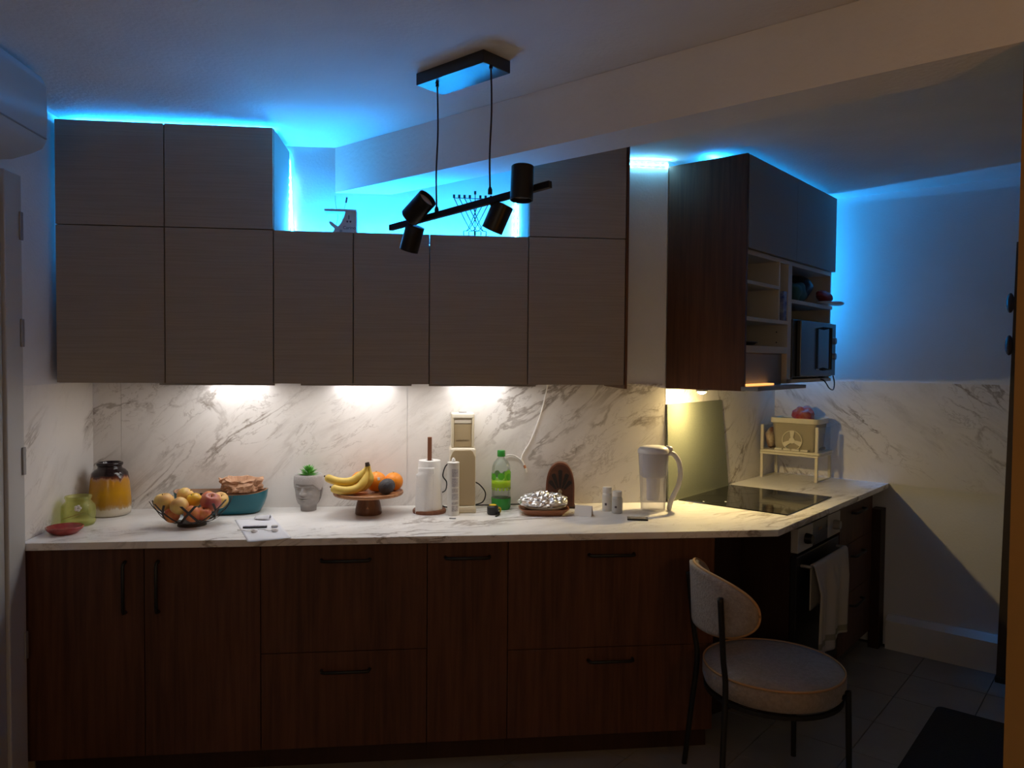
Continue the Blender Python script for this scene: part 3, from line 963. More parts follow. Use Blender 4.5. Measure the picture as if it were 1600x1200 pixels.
# paper bag in it
def bagfn(i, j):
    a = 2 * PI * i
    d = Vector((math.cos(a), math.sin(a), 0))
    # j 0 bottom .. .75 rim .. 1 inside
    h = .105 * min(1, j / .75)
    q = Vector((math.cos(a) * 1.6, math.sin(a) * 1.6, h * 30))
    w = noise.noise(q + Vector((3.1, .2, 1)))
    w2 = abs(noise.noise(q * 2.1 + Vector((7, 3, 2))))
    prof_ = .050 + .030 * math.sin(PI * min(1, .15 + h / .105 * .55)) + .004 * (h > .09)
    r = prof_ * (1 + .30 * w - .38 * w2)
    z = h * (1 + .16 * noise.noise(Vector((math.cos(a) * 2.2, math.sin(a) * 2.2, 5))))
    if j > .75:
        k = (j - .75) / .25
        r *= 1 - .45 * k
        z -= .050 * k
    return (r * 1.12 * math.cos(a), r * .80 * math.sin(a), z)
tag(MB().grid(bagfn, 44, 22).build('paper_bag', mat('kraft_paper', (.58, .34, .21), .75, noise_amt=.1, noise_scale=25), None, loc=(.664, -.112, HC + .050)), 'crumpled brown paper bag sitting in the teal bowl', 'bag')

# paper with small things
t = T3('paper_sheet', 'white paper sheet hanging slightly over the worktop edge', 'paper', 0, 0)
def paperfn(i, j):
    a, b, c, d = Vector((.674, -.275)), Vector((.815, -.225)), Vector((.968, -.628)), Vector((.812, -.655))
    p = (a.lerp(b, i)).lerp(d.lerp(c, i), j)
    z = .0012 + .004 * max(0, i - .7) ** 2 * 8 + .006 * math.exp(-((j) / .12) ** 2) * max(0, i - .3)
    ed = max(0, -.630 - p.y)
    return (p.x, p.y, z - ed * .25)
MB().grid(paperfn, 16, 24).build('sheet', mat('paper_white', (.72, .73, .78), .7), t, smooth=True, solid=.0006)
MB().grid(lambda i, j: (.755 + .065 * i, -.262 - .02 * i + .05 * (j - .5) , .0065 + .016 * math.sin(PI * j) * (.3 + .7 * i)), 10, 10).build('curled_corner', mat('paper_curl', (.66, .67, .72), .7), t, smooth=True, solid=.0006)
pen = T3('marker_stick', 'flat dark-edged stick lying on the paper sheet', 'stick', .793, -.440, math.radians(3))
Box(-.046, .046, -.006, .006, .0024, .009).build('body', black_plastic, pen, bevel=.001)
Box(-.046, .046, -.0065, .006, .009, .0110).build('label_face', mat('stick_label', (.45, .45, .55), .4, noise_amt=.3, noise_scale=120), pen)
wc = mat('white_cable', (.85, .83, .82), .5)
for k, (x0, y0, dx) in enumerate(((.792, -.520, 0), (.868, -.515, 0))):
    e = T3('earphone', ('white earphone plug lying left on the paper sheet', 'white earphone plug lying right on the paper sheet')[k], 'earphone', x0, y0)
    MB().tube(bez([(-.055, .030, .006), (-.03, .024, .006), (-.01, .010, .006), (.012, 0, .007)]), .0022, 6).build('wire', wc, e, smooth=True)
    MB().tube([(.006, .004, .008), (.016, -.004, .009), (.028, 0.0, .009)], [.006, .007, .005], 10).build('plug', wc, e, smooth=True)
tag(MB().box(-.013, .013, -.008, .008, 0, .007).build('adapter', mat('adapter_grey', (.5, .5, .5), .5), None, loc=(.868, -.435, HC + .0035), rot=(0, 0, .1), bevel=.002), 'tiny grey adapter at the right side of the paper', 'adapter')

# head planter
t = T3('head_planter', 'grey concrete head-shaped planter with closed eyes holding a succulent', 'planter', .947, -.078, math.radians(-16))
cm = mat('grey_concrete', (.33, .31, .30), .9, noise_amt=.06, noise_scale=40, bump=.2, bump_scale=300)
hair_m = mat('pale_concrete_curls', (.56, .535, .53), .9, bump=.8, bump_scale=420)
prof = [(0, .035), (.012, .036), (.024, .037), (.028, .039), (.036, .0475), (.050, .054), (.070, .0575), (.095, .0585), (.115, .0585), (.135, .059), (.140, .059)]
def pr(z):
    for (a, ra), (b, rb) in zip(prof, prof[1:]):
        if z <= b:
            return ra + (rb - ra) * (z - a) / (b - a)
    return prof[-1][1]
def G(x, s):
    return math.exp(-(x / s) ** 2)
def head(i, j):
    a = -PI / 2 + 2 * PI * (i - .5)
    z = .140 * j
    th = 2 * PI * (i - .5)
    r = pr(z)
    f = 0
    f += .006 * G(th, .75) * G(z - .036, .014)                      # chin
    f += .0125 * G(th, .13) * max(0, min(1, (.112 - z) / .034)) * (1 if z > .078 else G(z - .078, .004))   # nose
    f += .006 * G(abs(th) - .16, .09) * G(z - .081, .005)            # nostrils
    f += .0055 * G(th, .30) * G(z - .0635, .0038) + .005 * G(th, .25) * G(z - .0555, .0036)  # lips
    f -= .003 * G(th, .32) * G(z - .0597, .0014)
    f += .0042 * G(abs(th) - .42, .34) * G(z - .1135 + .02 * (abs(th) - .4) ** 2, .0042)     # brows
    f -= .0055 * G(abs(th) - .42, .26) * G(z - .101, .008)           # sockets
    f += .0055 * G(abs(th) - .42, .22) * G(z - .0995, .0055)         # lids
    f -= .0022 * G(abs(th) - .42, .22) * G(z - .0955, .0012)
    f += .002 * G(abs(th) - .55, .25) * G(z - .078, .012)            # cheeks
    r += f * 1.55
    return (r * .97 * math.cos(a), r * math.sin(a), z)
MB().grid(head, 120, 96).build('face', cm, t, smooth=True)
def hair(i, j):
    a = -PI / 2 + 2 * PI * (i - .5)
    th = abs(2 * PI * (i - .5))
    zb = .122 - .030 * max(0, min(1, (th - .75) / .6))
    zz = zb + (.163 - zb) * min(1, j / .8)
    r = .0625 + .0035 * math.sin(PI * min(1, j / .8)) - .003 * (zz > .158)
    r += .0012 * math.sin(i * 2 * PI * 30) * math.sin(zz * 1100)
    if j > .8:
        r = .058 - .010 * (j - .8) / .2
        zz = .163 - .012 * (j - .8) / .2
    if j == 0:
        r -= .006
    return (r * .97 * math.cos(a), r * math.sin(a), zz)
MB().grid(hair, 240, 30).build('hair', hair_m, t, smooth=True)
for s in (-1, 1):
    MB().tube(bez([(s * .056, .004, .108), (s * .0625, .006, .098), (s * .060, .004, .080), (s * .056, .002, .058), (s * .051, .0, .046)], 5), [.004, .006, .007, .007, .0065, .006, .006, .006, .006, .006, .006, .006, .006, .0055, .005, .005, .0045, .004, .0035, .003, .002], 10, .6).build('ear', cm, t, smooth=True)
MB().lathe([(0, .150), (.051, .150), (.051, .153), (0, .155)], 24).build('soil', mat('soil', (.05, .028, .018), .95, bump=.6, bump_scale=200), t)
leafm = mat('succulent_green', (.10, .36, .05), .4, noise_amt=.25, noise_scale=50)
for ringi, (cnt, ln, el, zz) in enumerate(((9, .050, 12, .155), (8, .048, 32, .160), (7, .044, 54, .166), (4, .034, 74, .172))):
    for k in range(cnt):
        a = 2 * PI * k / cnt + ringi * .5
        e_ = math.radians(el + random.uniform(-6, 6))
        d = Vector((math.cos(a) * math.cos(e_), math.sin(a) * math.cos(e_), math.sin(e_)))
        b0 = Vector((0, 0, zz))
        side = Vector((-math.sin(a), math.cos(a), 0))
        nr = d.cross(side)
        w = .0085
        q = [b0, b0 + d * ln * .55 + side * w, b0 + d * ln, b0 + d * ln * .55 - side * w, b0 + d * ln * .5 + nr * .0035, b0 + d * ln * .5 - nr * .0035]
        MB().add(q, [(0, 1, 4), (1, 2, 4), (2, 3, 4), (3, 0, 4), (1, 0, 5), (2, 1, 5), (3, 2, 5), (0, 3, 5)]).build('leaf', leafm, t)

# cake stand with fruit
SX, SY = 1.219, -.178
t = T3('cake_stand', 'round wooden cake stand with a flared foot carrying bananas and oranges', 'stand', SX, SY)
acacia = wood('acacia_wood', (.22, .085, .035), (.48, .23, .10), 'x', .04, .35)
acdark = wood('acacia_dark', (.09, .035, .016), (.17, .07, .03), 'z', .04, .3)
MB().lathe([(0, .080), (.10, .080), (.148, .086), (.152, .092), (.151, .099), (.146, .101), (.140, .0955), (0, .094)], 56).build('plate', acacia, t, smooth='auto')
MB().lathe([(0, 0), (.056, 0), (.058, .004), (.057, .02), (.052, .045), (.046, .065), (.046, .0795), (0, .0795)], 40).build('foot', acdark, t, smooth='auto')
MB().prism_y([(-.006, .030), (.006, .030), (0, .041)], -.0560, -.050).build('emblem', acacia, t)
orm = mat('orange_peel', (.85, .27, .015), .4, noise_amt=.06, noise_scale=9, bump=.35, bump_scale=160)
for nm, lab, x, y, r in (('orange', 'orange at the back left, partly behind the bananas', -.040, .055, .043), ('orange', 'orange in the middle of the stand with a small sticker', .033, .010, .0455), ('orange', 'orange at the right rim of the cake stand', .107, .030, .042)):
    f = thing(nm, lab, 'fruit', (SX + x, SY + y, HC + .0935 + r), 0, 'oranges on the cake stand')
    MB().ball((0, 0, 0), r, r, r * .97, 28, 20).build('peel', orm, f, smooth=True)
    MB().lathe([(0, 0), (.004, 0), (.003, .002), (0, .002)], 8).build('navel', mat('orange_navel', (.20, .16, .03), .7), f, loc=(0, 0, r * .965))
    if r > .045:
        MB().grid(lambda i, j: tuple(Vector((math.sin(.32 + .26 * (i - .5)) * math.cos(.42 + .3 * (j - .5)), -math.cos(.32 + .26 * (i - .5)) * math.cos(.42 + .3 * (j - .5)), math.sin(.42 + .3 * (j - .5)))) * (.0459)), 6, 6).build('sticker', mat('fruit_sticker', (.62, .55, .50), .4, noise_amt=.3, noise_scale=160), f, smooth=True)
tag(MB().ball((0, 0, 0), .036, .036, .034, 26, 18, lambda v: v + Vector((.004 * v.z / .034, 0, 0))).build('avocado', mat('avocado_skin', (.045, .040, .045), .55, bump=.7, bump_scale=140), None, smooth=True, loc=(SX + .082, SY - .062, HC + .0955 + .034)), 'dark round avocado in front of the right orange', 'fruit')
bun = thing('banana_bunch', 'bunch of three yellow bananas lying at the left of the cake stand', 'fruit', (SX, SY, HC), 0)
banm = mat('banana_peel', (.72, .50, .10), .45, noise_amt=.08, noise_scale=22)
bant = mat('banana_tip', (.045, .028, .02), .8)
for pts in ([(-.180, -.045, .172), (-.150, -.050, .158), (-.110, -.052, .149), (-.070, -.052, .152), (-.035, -.050, .172), (-.012, -.048, .200), (-.004, -.047, .222)],
            [(-.150, -.085, .132), (-.125, -.088, .122), (-.085, -.088, .117), (-.045, -.080, .124), (-.018, -.068, .148), (-.004, -.054, .185), (.001, -.050, .218)],
            [(-.120, -.030, .124), (-.085, -.034, .118), (-.045, -.036, .118), (-.010, -.042, .132), (.009, -.046, .160), (.010, -.048, .190), (.005, -.049, .218)]):
    P = bez(pts, 5)
    n = len(P)
    rr = []
    for i in range(n):
        s = i / (n - 1)
        r = .0195 * min(1, (s / .12) ** .55 + .18) if s < .12 else .0195
        if s > .68:
            r = .0195 - (.0195 - .0065) * min(1, (s - .68) / .20)
        rr.append(r)
    b = MB().tube(P, rr, 12, .93).build('banana', banm, bun, smooth=True)
    d = (P[0] - P[1]).normalized()
    MB().tube([P[0] - d * .002, P[0] + d * .006], .0036, 8).build('tip', bant, b)
MB().tube([(.0, -.049, .216), (-.003, -.049, .232)], [.011, .009], 10).build('stem_end', bant, bun, smooth='auto')

# paper towel holder
t = T3('paper_towel_holder', 'wooden upright holder with a half-used paper towel roll', 'holder', 1.485, -.165)
ww = wood('holder_wood', (.16, .06, .03), (.26, .11, .06), 'z', .03)
MB().lathe([(0, 0), (.072, 0), (.074, .004), (.074, .012), (.071, .016), (0, .016)], 40).build('base', ww, t, smooth='auto')
Box(-.0095, .0095, -.0095, .0095, .016, .335).build('rod', ww, t, bevel=.002)
pw = mat('towel_paper', (.80, .79, .77), .9, bump=.3, bump_scale=120)
roll_ = MB().lathe([(.018, .017), (.058, .017), (.055, .10), (.051, .20), (.048, .232), (.018, .232)], 40, closed=True).build('roll', pw, t, smooth='auto')
MB().grid(lambda i, j: (-.050 - .012 * (j < .86) * (1 - .3 * j) + .075 * i * (1 - .06 * j), -.044 - .024 * math.sin(PI * (.15 + .7 * i)) * (1 - .3 * j) + .014 * (1 - i) ** 2, -.002 * 0 + .002 + .205 * j + .012 * math.sin(i * 5) * (1 - j)), 20, 24).build('loose_sheet', pw, roll_, smooth=True, solid=.0008)

# soda maker
t = T3('soda_maker', 'tall beige soda water machine standing against the splashback', 'soda machine', 1.632, -.098)
cr = mat('beige_plastic', (.62, .54, .38), .35)
cr2 = mat('beige_brown_panel', (.40, .31, .18), .4)  # browner beige of the front panel and bottle bay
crl = mat('cream_plastic_light', (.74, .68, .55), .35)
Box(-.050, .050, -.045, .085, 0, .437).build('back_housing', crl, t, bevel=.008, seg=3)
Box(-.058, .058, -.070, .070, 0, .285).build('lower_housing', crl, t, bevel=.010, seg=3)
# top frame (arch)
for a, b, c, d in ((-.0505, -.040, .285, .437), (.040, .0505, .285, .437)):
    Box(a, b, -.062, -.03, c, d).build('frame_post', cr, t, bevel=.002)
Box(-.0505, .0505, -.064, .02, .416, .440).build('frame_top', crl, t, bevel=.007, seg=3)
Box(-.0395, .0395, -.050, -.044, .288, .392).build('front_panel', cr2, t, bevel=.002)
Box(-.0395, .0395, -.054, -.044, .394, .414).build('light_bar', crl, t, bevel=.003)
ch = [(-.055, .03), (.055, .03), (.055, .245), (.045, .268), (.036, .276), (-.036, .276), (-.045, .268), (-.055, .245)]
MB().prism_y(ch, -.0755, -.0695).build('bottle_bay', cr2, t, bevel=.002)
Box(-.059, .059, -.105, -.071, 0, .022).build('drip_tray', cr, t, bevel=.005)
Box(-.054, .054, -.100, -.0715, .022, .026).build('drip_grid', crl, t, bevel=.001)
MB().lathe([(.0, .0), (.018, 0), (.018, .004), (.014, .006), (0, .006)], 24).build('button', grey_metal, t, smooth='auto', loc=(0, -.02, .440))
text_part('sodastream', .0125, mat('print_brown', (.16, .11, .06), .5), t, (0, -.0505, .318), (PI / 2, 0, 0))

# sealant cartridge
t = T3('sealant_cartridge', 'white sealant cartridge with printed label standing before the soda maker', 'tube', 1.588, -.235)
MB().lathe([(0, 0), (.0255, 0), (.026, .004), (.026, .225), (.0265, .226), (.0265, .231), (.024, .233), (.0, .233)], 32).build('tube', mat('cartridge_white', (.66, .64, .60), .35), t, smooth='auto')
MB().lathe([(.0085, .233), (.009, .236), (.0075, .245), (.004, .251), (0, .252)], 16).build('nozzle', white_plastic, t, smooth='auto')
for z0, z1, cc in ((.02, .045, (.30, .27, .26)), (.05, .062, (.30, .28, .28)), (.070, .098, (.34, .33, .36)), (.102, .120, (.36, .33, .33)), (.128, .165, (.32, .30, .33)), (.170, .205, (.26, .25, .28))):
    MB().grid(lambda i, j, a=z0, b=z1: (.0263 * math.sin(-.30 + 1.2 * i), -.0263 * math.cos(-.30 + 1.2 * i), a + (b - a) * j), 8, 1).build('print_block', mat('print_%d' % int(z0 * 1000), cc, .5, noise_amt=.5, noise_scale=260, col2=(.58, .55, .53)), t)
tag(Box(-.014, .014, -.004, .004, 0, .005).build('clip', grey_metal, None, loc=(1.583, -.316, HC), rot=(0, 0, -.2), bevel=.001), 'tiny grey metal clip lying before the sealant cartridge', 'clip')

# cables at the soda maker
t = T3('power_cable', 'thin black power cable looping behind the soda maker', 'cable', 1.632, -.03)
MB().tube(bez([(-.035, -.020, .004), (-.075, -.05, .006), (-.112, -.045, .03), (-.110, -.03, .06), (-.075, -.015, .075), (-.068, .005, .11), (-.085, .008, .14), (-.075, .008, .18), (-.058, .005, .20)]), .003, 8).build('loop_left', black_plastic, t, smooth=True)
MB().tube(bez([(.053, -.0, .115), (.085, .002, .098), (.112, -.004, .06), (.100, -.01, .02), (.060, -.012, .0055), (.07, -.012, .0045), (.12, -.008, .0045), (.20, -.002, .0045), (.32, .0, .0045)]), .003, 8).build('loop_right', black_plastic, t, smooth=True)

# tape measure
t = T3('tape_measure', 'small black and yellow tape measure with its strap', 'tape measure', 1.762, -.232, .3)
MB().lathe([(0, 0), (.022, 0), (.0255, .006), (.0255, .034), (.020, .040), (0, .040)], 28).build('case', black_plastic, t, smooth='auto')
MB().lathe([(0, .040), (.016, .040), (.016, .0425), (0, .043)], 24).build('top_disc', mat('tape_yellow', (.80, .55, .03), .4), t, smooth='auto')
MB().lathe([(.010, -.004), (.014, -.004), (.014, .004), (.010, .004)], 20, closed=True).build('yellow_ring', MATS['tape_yellow'], t, smooth='auto', loc=(.024, -.010, .019), rot=(PI / 2, 0, .5))
MB().tube(bez([(.022, -.014, .012), (.018, -.030, .006), (.004, -.046, .003), (-.010, -.058, .003)], 5), .004, 8, .5).build('strap', black_plastic, t, smooth=True)

# soda bottle
t = T3('soda_bottle', 'clear soda bottle with green cap, base and bubble print', 'bottle', 1.810, -.108)
bottle_glass = thin('bottle_plastic', (.93, .96, .95), .05)
MB().lathe([(0, .004), (.036, .004), (.041, .012), (.043, .05), (.042, .12), (.043, .17), (.041, .195), (.034, .214), (.022, .228), (.0145, .236), (.0145, .250), (.013, .250), (.013, .236), (.021, .226), (.033, .212), (.0395, .194), (.0415, .17), (.0405, .12), (.0415, .05), (.0395, .013), (.035, .007), (0, .007)], 40).build('body', bottle_glass, t, smooth=True)
grn = mat('green_plastic', (.02, .22, .03), .35)
MB().lathe([(0, 0), (.039, 0), (.0435, .010), (.0450, .052), (.0440, .052), (.0425, .010), (.038, .0035), (0, .0035)], 40).build('base_cup', mat('green_plastic_base', (.03, .30, .04), .35), t, smooth='auto')
MB().lathe([(0, .268), (.0165, .268), (.0185, .265), (.0185, .240), (.0155, .240), (.0155, .25), (0, .25)], 32).build('cap', grn, t, smooth='auto')
limem = mat('lime_print', (.36, .62, .02), .4)
MB().lathe([(.0436, .100), (.0434, .12), (.0438, .135)], 40).build('lime_band', limem, t, smooth=True).data.polygons
greenp = mat('green_print', (.10, .45, .03), .4)
def cyl_disc(ca, cz, r, R=.0442):
    return MB().grid(lambda i, j: (R * math.sin(ca + r * j / R * math.cos(2 * PI * i)), -R * math.cos(ca + r * j / R * math.cos(2 * PI * i)), cz + r * j * math.sin(2 * PI * i)), 20, 2)
for k in range(7):
    cyl_disc(-1.0 + k * .9, .150 + .004 * (k % 2), .016).build('bubble', greenp, t)
for k in range(16):
    cyl_disc(-1.0 + k * .39, .094, .0055).build('bubble', limem, t)
MB().grid(lambda i, j: (.0440 * math.sin(.25 + 1.0 * i), -.0440 * math.cos(.25 + 1.0 * i), .136 + (.036 + .010 * math.sin(PI * i)) * j), 14, 4).build('green_panel', mat('green_print_light', (.22, .60, .05), .4), t, smooth=True)

# foil dish on a board
t = T3('wooden_board', 'small boat-shaped wooden serving board under the foil dish', 'board', 1.990, -.225, math.radians(-4))
bw = wood('board_wood', (.24, .09, .045), (.42, .19, .10), 'x', .03, .4)
loft(MB(), [[(*sup(2 * PI * k / 40, .082, .060, 4), 0) for k in range(40)], [(*sup(2 * PI * k / 40, .092, .068, 4), .008) for k in range(40)], [(*sup(2 * PI * k / 40, .112, .078, 4), .026) for k in range(40)], [(*sup(2 * PI * k / 40, .106, .073, 4), .027) for k in range(40)], [(*sup(2 * PI * k / 40, .086, .062, 4), .012) for k in range(40)]]).build('board', bw, t, smooth='auto')
t = thing('oval_plate', 'white oval plate resting on the wooden board', 'plate', (1.992, -.228, HC + .0125), math.radians(-4))
MB().lathe([(0, 0), (.05, 0), (.085, .014), (.096, .022), (.094, .024), (.08, .017), (.05, .004), (0, .004)], 40, sy=.70).build('dish', mat('plate_white', (.74, .71, .65), .25), t, smooth='auto')
def foilfn(v):
    n1 = noise.noise(v * 55)
    n2_ = noise.cell(v * 90)
    e = 1 + .10 * n1 + .05 * n2_
    q = Vector((v.x * e, v.y * e, v.z * (1 + .25 * n1 + .15 * n2_)))
    q.z = max(q.z, -.012 + .010 * n1)
    if q.x > .07:
        q.z += .10 * (q.x - .07) - .2 * max(0, q.x - .09)
    return q
foil_m = mat('aluminium_foil', (.90, .90, .92), .30, metal=1., bump=.5, bump_scale=90)
tag(MB().ball((0, 0, 0), .108, .074, .040, 60, 36, foilfn).build('foil_cover', foil_m, None, loc=(1.985, -.226, HC + .052), rot=(0, 0, math.radians(-4))), 'crumpled aluminium foil covering the food on the oval plate', 'foil')

# arched wooden radio
t = T3('arched_radio', 'small arched wooden mantel radio with fan-shaped grille', 'radio', 2.086, -.092, math.radians(-10))
def arch(w, h, n=14):
    pts = [(-w, 0), (w, 0), (w, h * .45)]
    for k in range(1, n):
        a = PI / 2 * k / n
        pts.append((w * math.cos(a) ** .85, h * .45 + h * .55 * math.sin(a)))
    pts.append((0, h))
    for k in range(n - 1, 0, -1):
        a = PI / 2 * k / n
        pts.append((-w * math.cos(a) ** .85, h * .45 + h * .55 * math.sin(a)))
    pts.append((-w, h * .45))
    return pts
rw = wood('radio_wood', (.15, .055, .03), (.25, .10, .055), 'z', .03, .35)
MB().prism_y(arch(.066, .210), -.026, .030).build('case', rw, t, bevel=.003)
Box(-.070, .070, -.032, .034, 0, .010).build('foot', walnut_dark, t, bevel=.002)
MB().prism_y([(x, z + .012) for x, z in arch(.058, .190)], -.0285, -.0262).build('front_board', wood('radio_front', (.07, .025, .014), (.12, .045, .025), 'x', .02, .35), t)
for k, a in enumerate((-38, -19, 0, 19, 38)):
    a = math.radians(a)
    l0, l1 = .030, (.078, .100, .112, .100, .078)[k]
    d = Vector((math.sin(a), math.cos(a)))
    s = Vector((math.cos(a), -math.sin(a)))
    c0 = Vector((0, .065))
    P0, P1 = c0 + d * l0, c0 + d * l1
    pts = [P0 - s * .004, P0 + s * .004, P1 + s * .010 - d * .006, P1 + s * .005, P1 - s * .005, P1 - s * .010 - d * .006]
    MB().prism_y([(p.x, p.y) for p in pts], -.0300, -.0286).build('grille_slot', mat('slot_black', (.012, .008, .006), .6), t)
MB().lathe([(.009, 0), (.008, .006), (0, .007)], 20).build('dial', mat('dial_brass', (.40, .32, .20), .4), t, smooth='auto', loc=(0, -.0286, .078), rot=(PI / 2, 0, 0))
for x in (-.025, .025):
    MB().lathe([(.006, 0), (.005, .008), (0, .008)], 16).build('knob', mat('slot_black', (0, 0, 0)), t, smooth='auto', loc=(x, -.0286, .04), rot=(PI / 2, 0, 0))

# tent card on a round mat
cd = T3('tent_card', 'small white folded tent card with faint print', 'card', 2.158, -.285, math.radians(-24))
cardm = mat('card_white', (.76, .74, .72), .6)
for s in (-1, 1):
    MB().add([(-.038, s * .022, .0005), (.038, s * .022, .0005), (.038, s * .001, .044), (-.038, s * .001, .044)], [(0, 1, 2, 3)]).build('face', cardm, cd, solid=.0012)
for k in range(3):
    MB().add([(-.02 + .004 * k, -.0236 + .0065 * (k + 1) , .010 + .0132 * k), (.016, -.0236 + .0065 * (k + 1), .010 + .0132 * k), (.016, -.0236 + .0065 * (k + 1) + .0015, .0132 + .0132 * k), (-.02 + .004 * k, -.0236 + .0065 * (k + 1) + .0015, .0132 + .0132 * k)], [(0, 1, 2, 3)]).build('print_line', mat('faint_print', (.50, .48, .50), .6), cd)
# pill bottles
for nm, lab, x, y, h, r in (('pill_bottle', 'taller white pill bottle with a white screw cap beside the shorter one', 2.285, -.190, .108, .0225), ('pill_bottle', 'shorter grey-white pill bottle in front of the taller one', 2.318, -.242, .098, .0235)):
    t = T3(nm, lab, 'bottle', x, y, 0, 'pill bottles')
    MB().lathe([(0, 0), (r - .002, 0), (r, .003), (r, h * .66), (r * .93, h * .72), (r * .80, h * .75), (r * .80, h * .78), (0, h * .78)], 32).build('body', mat('pill_white_%d' % int(h * 1000), (.68, .66, .62) if h > .1 else (.50, .50, .48), .35), t, smooth='auto')
    MB().lathe([(r * .90, h * .77), (r * .92, h * .775), (r * .92, h * .97), (r * .86, h), (0, h)], 32).build('cap', white_plastic, t, smooth='auto')
    MB().grid(lambda i, j, r=r, h=h: ((r + .0004) * math.sin(-1.2 + 2.4 * i), -(r + .0004) * math.cos(-1.2 + 2.4 * i), h * (.10 + .5 * j)), 14, 2).build('label_sheet', mat('pill_label_%d' % int(h * 1000), (.70, .66, .60) if h > .1 else (.52, .52, .50), .5), t, smooth=True)
    MB().grid(lambda i, j, r=r, h=h: ((r + .0008) * math.sin(-.7 + .4 * i), -(r + .0008) * math.cos(-.7 + .4 * i), h * (.26 + .10 * j)), 4, 1).build('print_mark', mat('print_dark', (.10, .08, .09), .5), t)
# gadget
t = T3('pocket_gadget', 'small flat black gadget lying on the worktop before the pitcher', 'gadget', 2.372, -.385, math.radians(-14))
Box(-.044, .044, -.026, .026, 0, .007).build('body', black_plastic, t, bevel=.002)
Box(-.036, .036, -.018, .020, .007, .0076).build('screen', mat('gadget_screen', (.25, .22, .20), .2), t)

# pitcher
t = T3('water_pitcher', 'white and clear filter water pitcher with a curved handle', 'pitcher', 2.500, -.185, math.radians(-12))
pm = thin('pitcher_clear', (.95, .95, .97), .10)
pwm = mat('pitcher_white', (.70, .69, .72), .35)
MB().lathe([(0, 0), (.053, 0), (.056, .004), (.060, .10), (.066, .20), (.070, .262), (.068, .262), (.064, .20), (.058, .10), (.054, .007), (0, .005)], 48, sy=.82).build('jug', pm, t, smooth='auto')
MB().lathe([(0, .150), (.050, .150), (.0600, .160), (.0635, .21), (.0665, .262), (.0655, .262), (.062, .21), (.058, .164), (0, .156)], 48, sy=.82).build('funnel', pwm, t, smooth='auto')
MB().lathe([(0, .045), (.026, .045), (.029, .05), (.031, .148), (0, .149)], 32).build('filter', mat('filter_milky', (.78, .77, .78), .4), t, smooth='auto')
MB().lathe([(.0, .296), (.045, .294), (.062, .288), (.072, .276), (.0725, .262), (.0715, .262), (.0, .266)], 48, sy=.84).build('lid', pwm, t, smooth='auto')
MB().tube([(.055, 0, .284), (.078, 0, .279), (.085, 0, .276)], [.014, .013, .008], 12).build('lid_tab', pwm, t, smooth=True)
MB().tube(bez([(.066, 0, .262), (.090, 0, .256), (.110, 0, .230), (.120, 0, .190), (.120, 0, .150), (.110, 0, .108), (.092, 0, .070), (.078, 0, .035), (.072, 0, .002)], 5), [.008] + [.0105] * 38 + [.0095, .009], 12, 1.1).build('handle', pwm, t, smooth=True)

# white hanging cable
t = thing('charging_cable', 'white cable hanging from the wall cabinet to the bottle, with a plug', 'cable', (1.838, -.014, 1.10), 0)
MB().tube(bez([(.195, 0, .392), (.193, 0, .36), (.178, 0, .29), (.16, 0, .225), (.12, 0, .12), (.085, 0, .06), (.075, -.003, .028)]), .0034, 8).build('lead', wc, t, smooth=True)
MB().tube(bez([(.075, -.003, .028), (.045, -.003, .048), (.02, -.004, .052), (-.005, -.006, .048)]), .0032, 8).build('branch', wc, t, smooth=True)
MB().tube([(.072, -.003, .031), (.080, -.004, .020)], [.006, .005], 10).build('splitter', wc, t, smooth='auto')
MB().tube([(.080, -.004, .020), (.090, -.005, .002)], .0045, 10).build('plug_neck', wc, t, smooth='auto')
MB().tube([(.089, -.005, .004), (.094, -.006, -.010)], .0058, 10).build('copper_ring', mat('plug_copper', (.45, .18, .08), .4), t, smooth='auto')
MB().tube([(.094, -.006, -.010), (.100, -.006, -.030)], [.007, .005], 10).build('plug', wc, t, smooth='auto')

# ------------------------------------------------------------------ niche things
t = thing('wine_stand', 'white cut-out wooden stand with bottle motif in the glowing niche', 'stand', (1.036, -.26, ZS), 0)
stw = mat('stand_white', (.62, .56, .54), .6)
side_poly = [(.048, 0), (.136, 0), (.136, .108), (.078, .108), (.079, .098), (.067, .063), (.052, .041), (.030, .058), (.020, .066), (.013, .060), (.030, .042), (.045, .033), (.052, .028), (.030, .008), (.014, 0), (.048, 0)][1:-1]
side_poly = [(.020, 0), (.136, 0), (.136, .104), (.090, .104), (.088, .092), (.078, .066), (.060, .042), (.028, .064), (.020, .056), (.048, .032), (.038, .016)]
for y in (0, .055):
    MB().prism_y(side_poly, y, y + .006).build('side_board', stw, t)
MB().prism_y([(.004, .104), (.136, .104), (.136, .113), (.004, .113)], -.004, .066).build('top_board', stw, t, bevel=.001)
Box(.1305, .136, .006, .055, 0, .104).build('back_board', stw, t)
MB().lathe([(.006, 0), (.006, .002), (0, .002)], 16).build('screw', grey_metal, t, smooth='auto', loc=(.072, 0, .022), rot=(PI / 2, 0, 0))
pk = mat('stand_print', (.10, .07, .09), .6)
MB().prism_y([(.103, .072), (.107, .072), (.107, .085), (.106, .090), (.104, .090), (.103, .085)], -.0006, 0).build('bottle_motif', pk, t)
for dx in (-.007, .006):
    MB().prism_y([(.103 + dx, .058), (.108 + dx, .058), (.110 + dx, .066), (.101 + dx, .066)], -.0006, 0).build('glass_motif', pk, t)
text_part('Carino', .019, pk, t, (.107, -.0006, .036), (PI / 2, 0, 0))
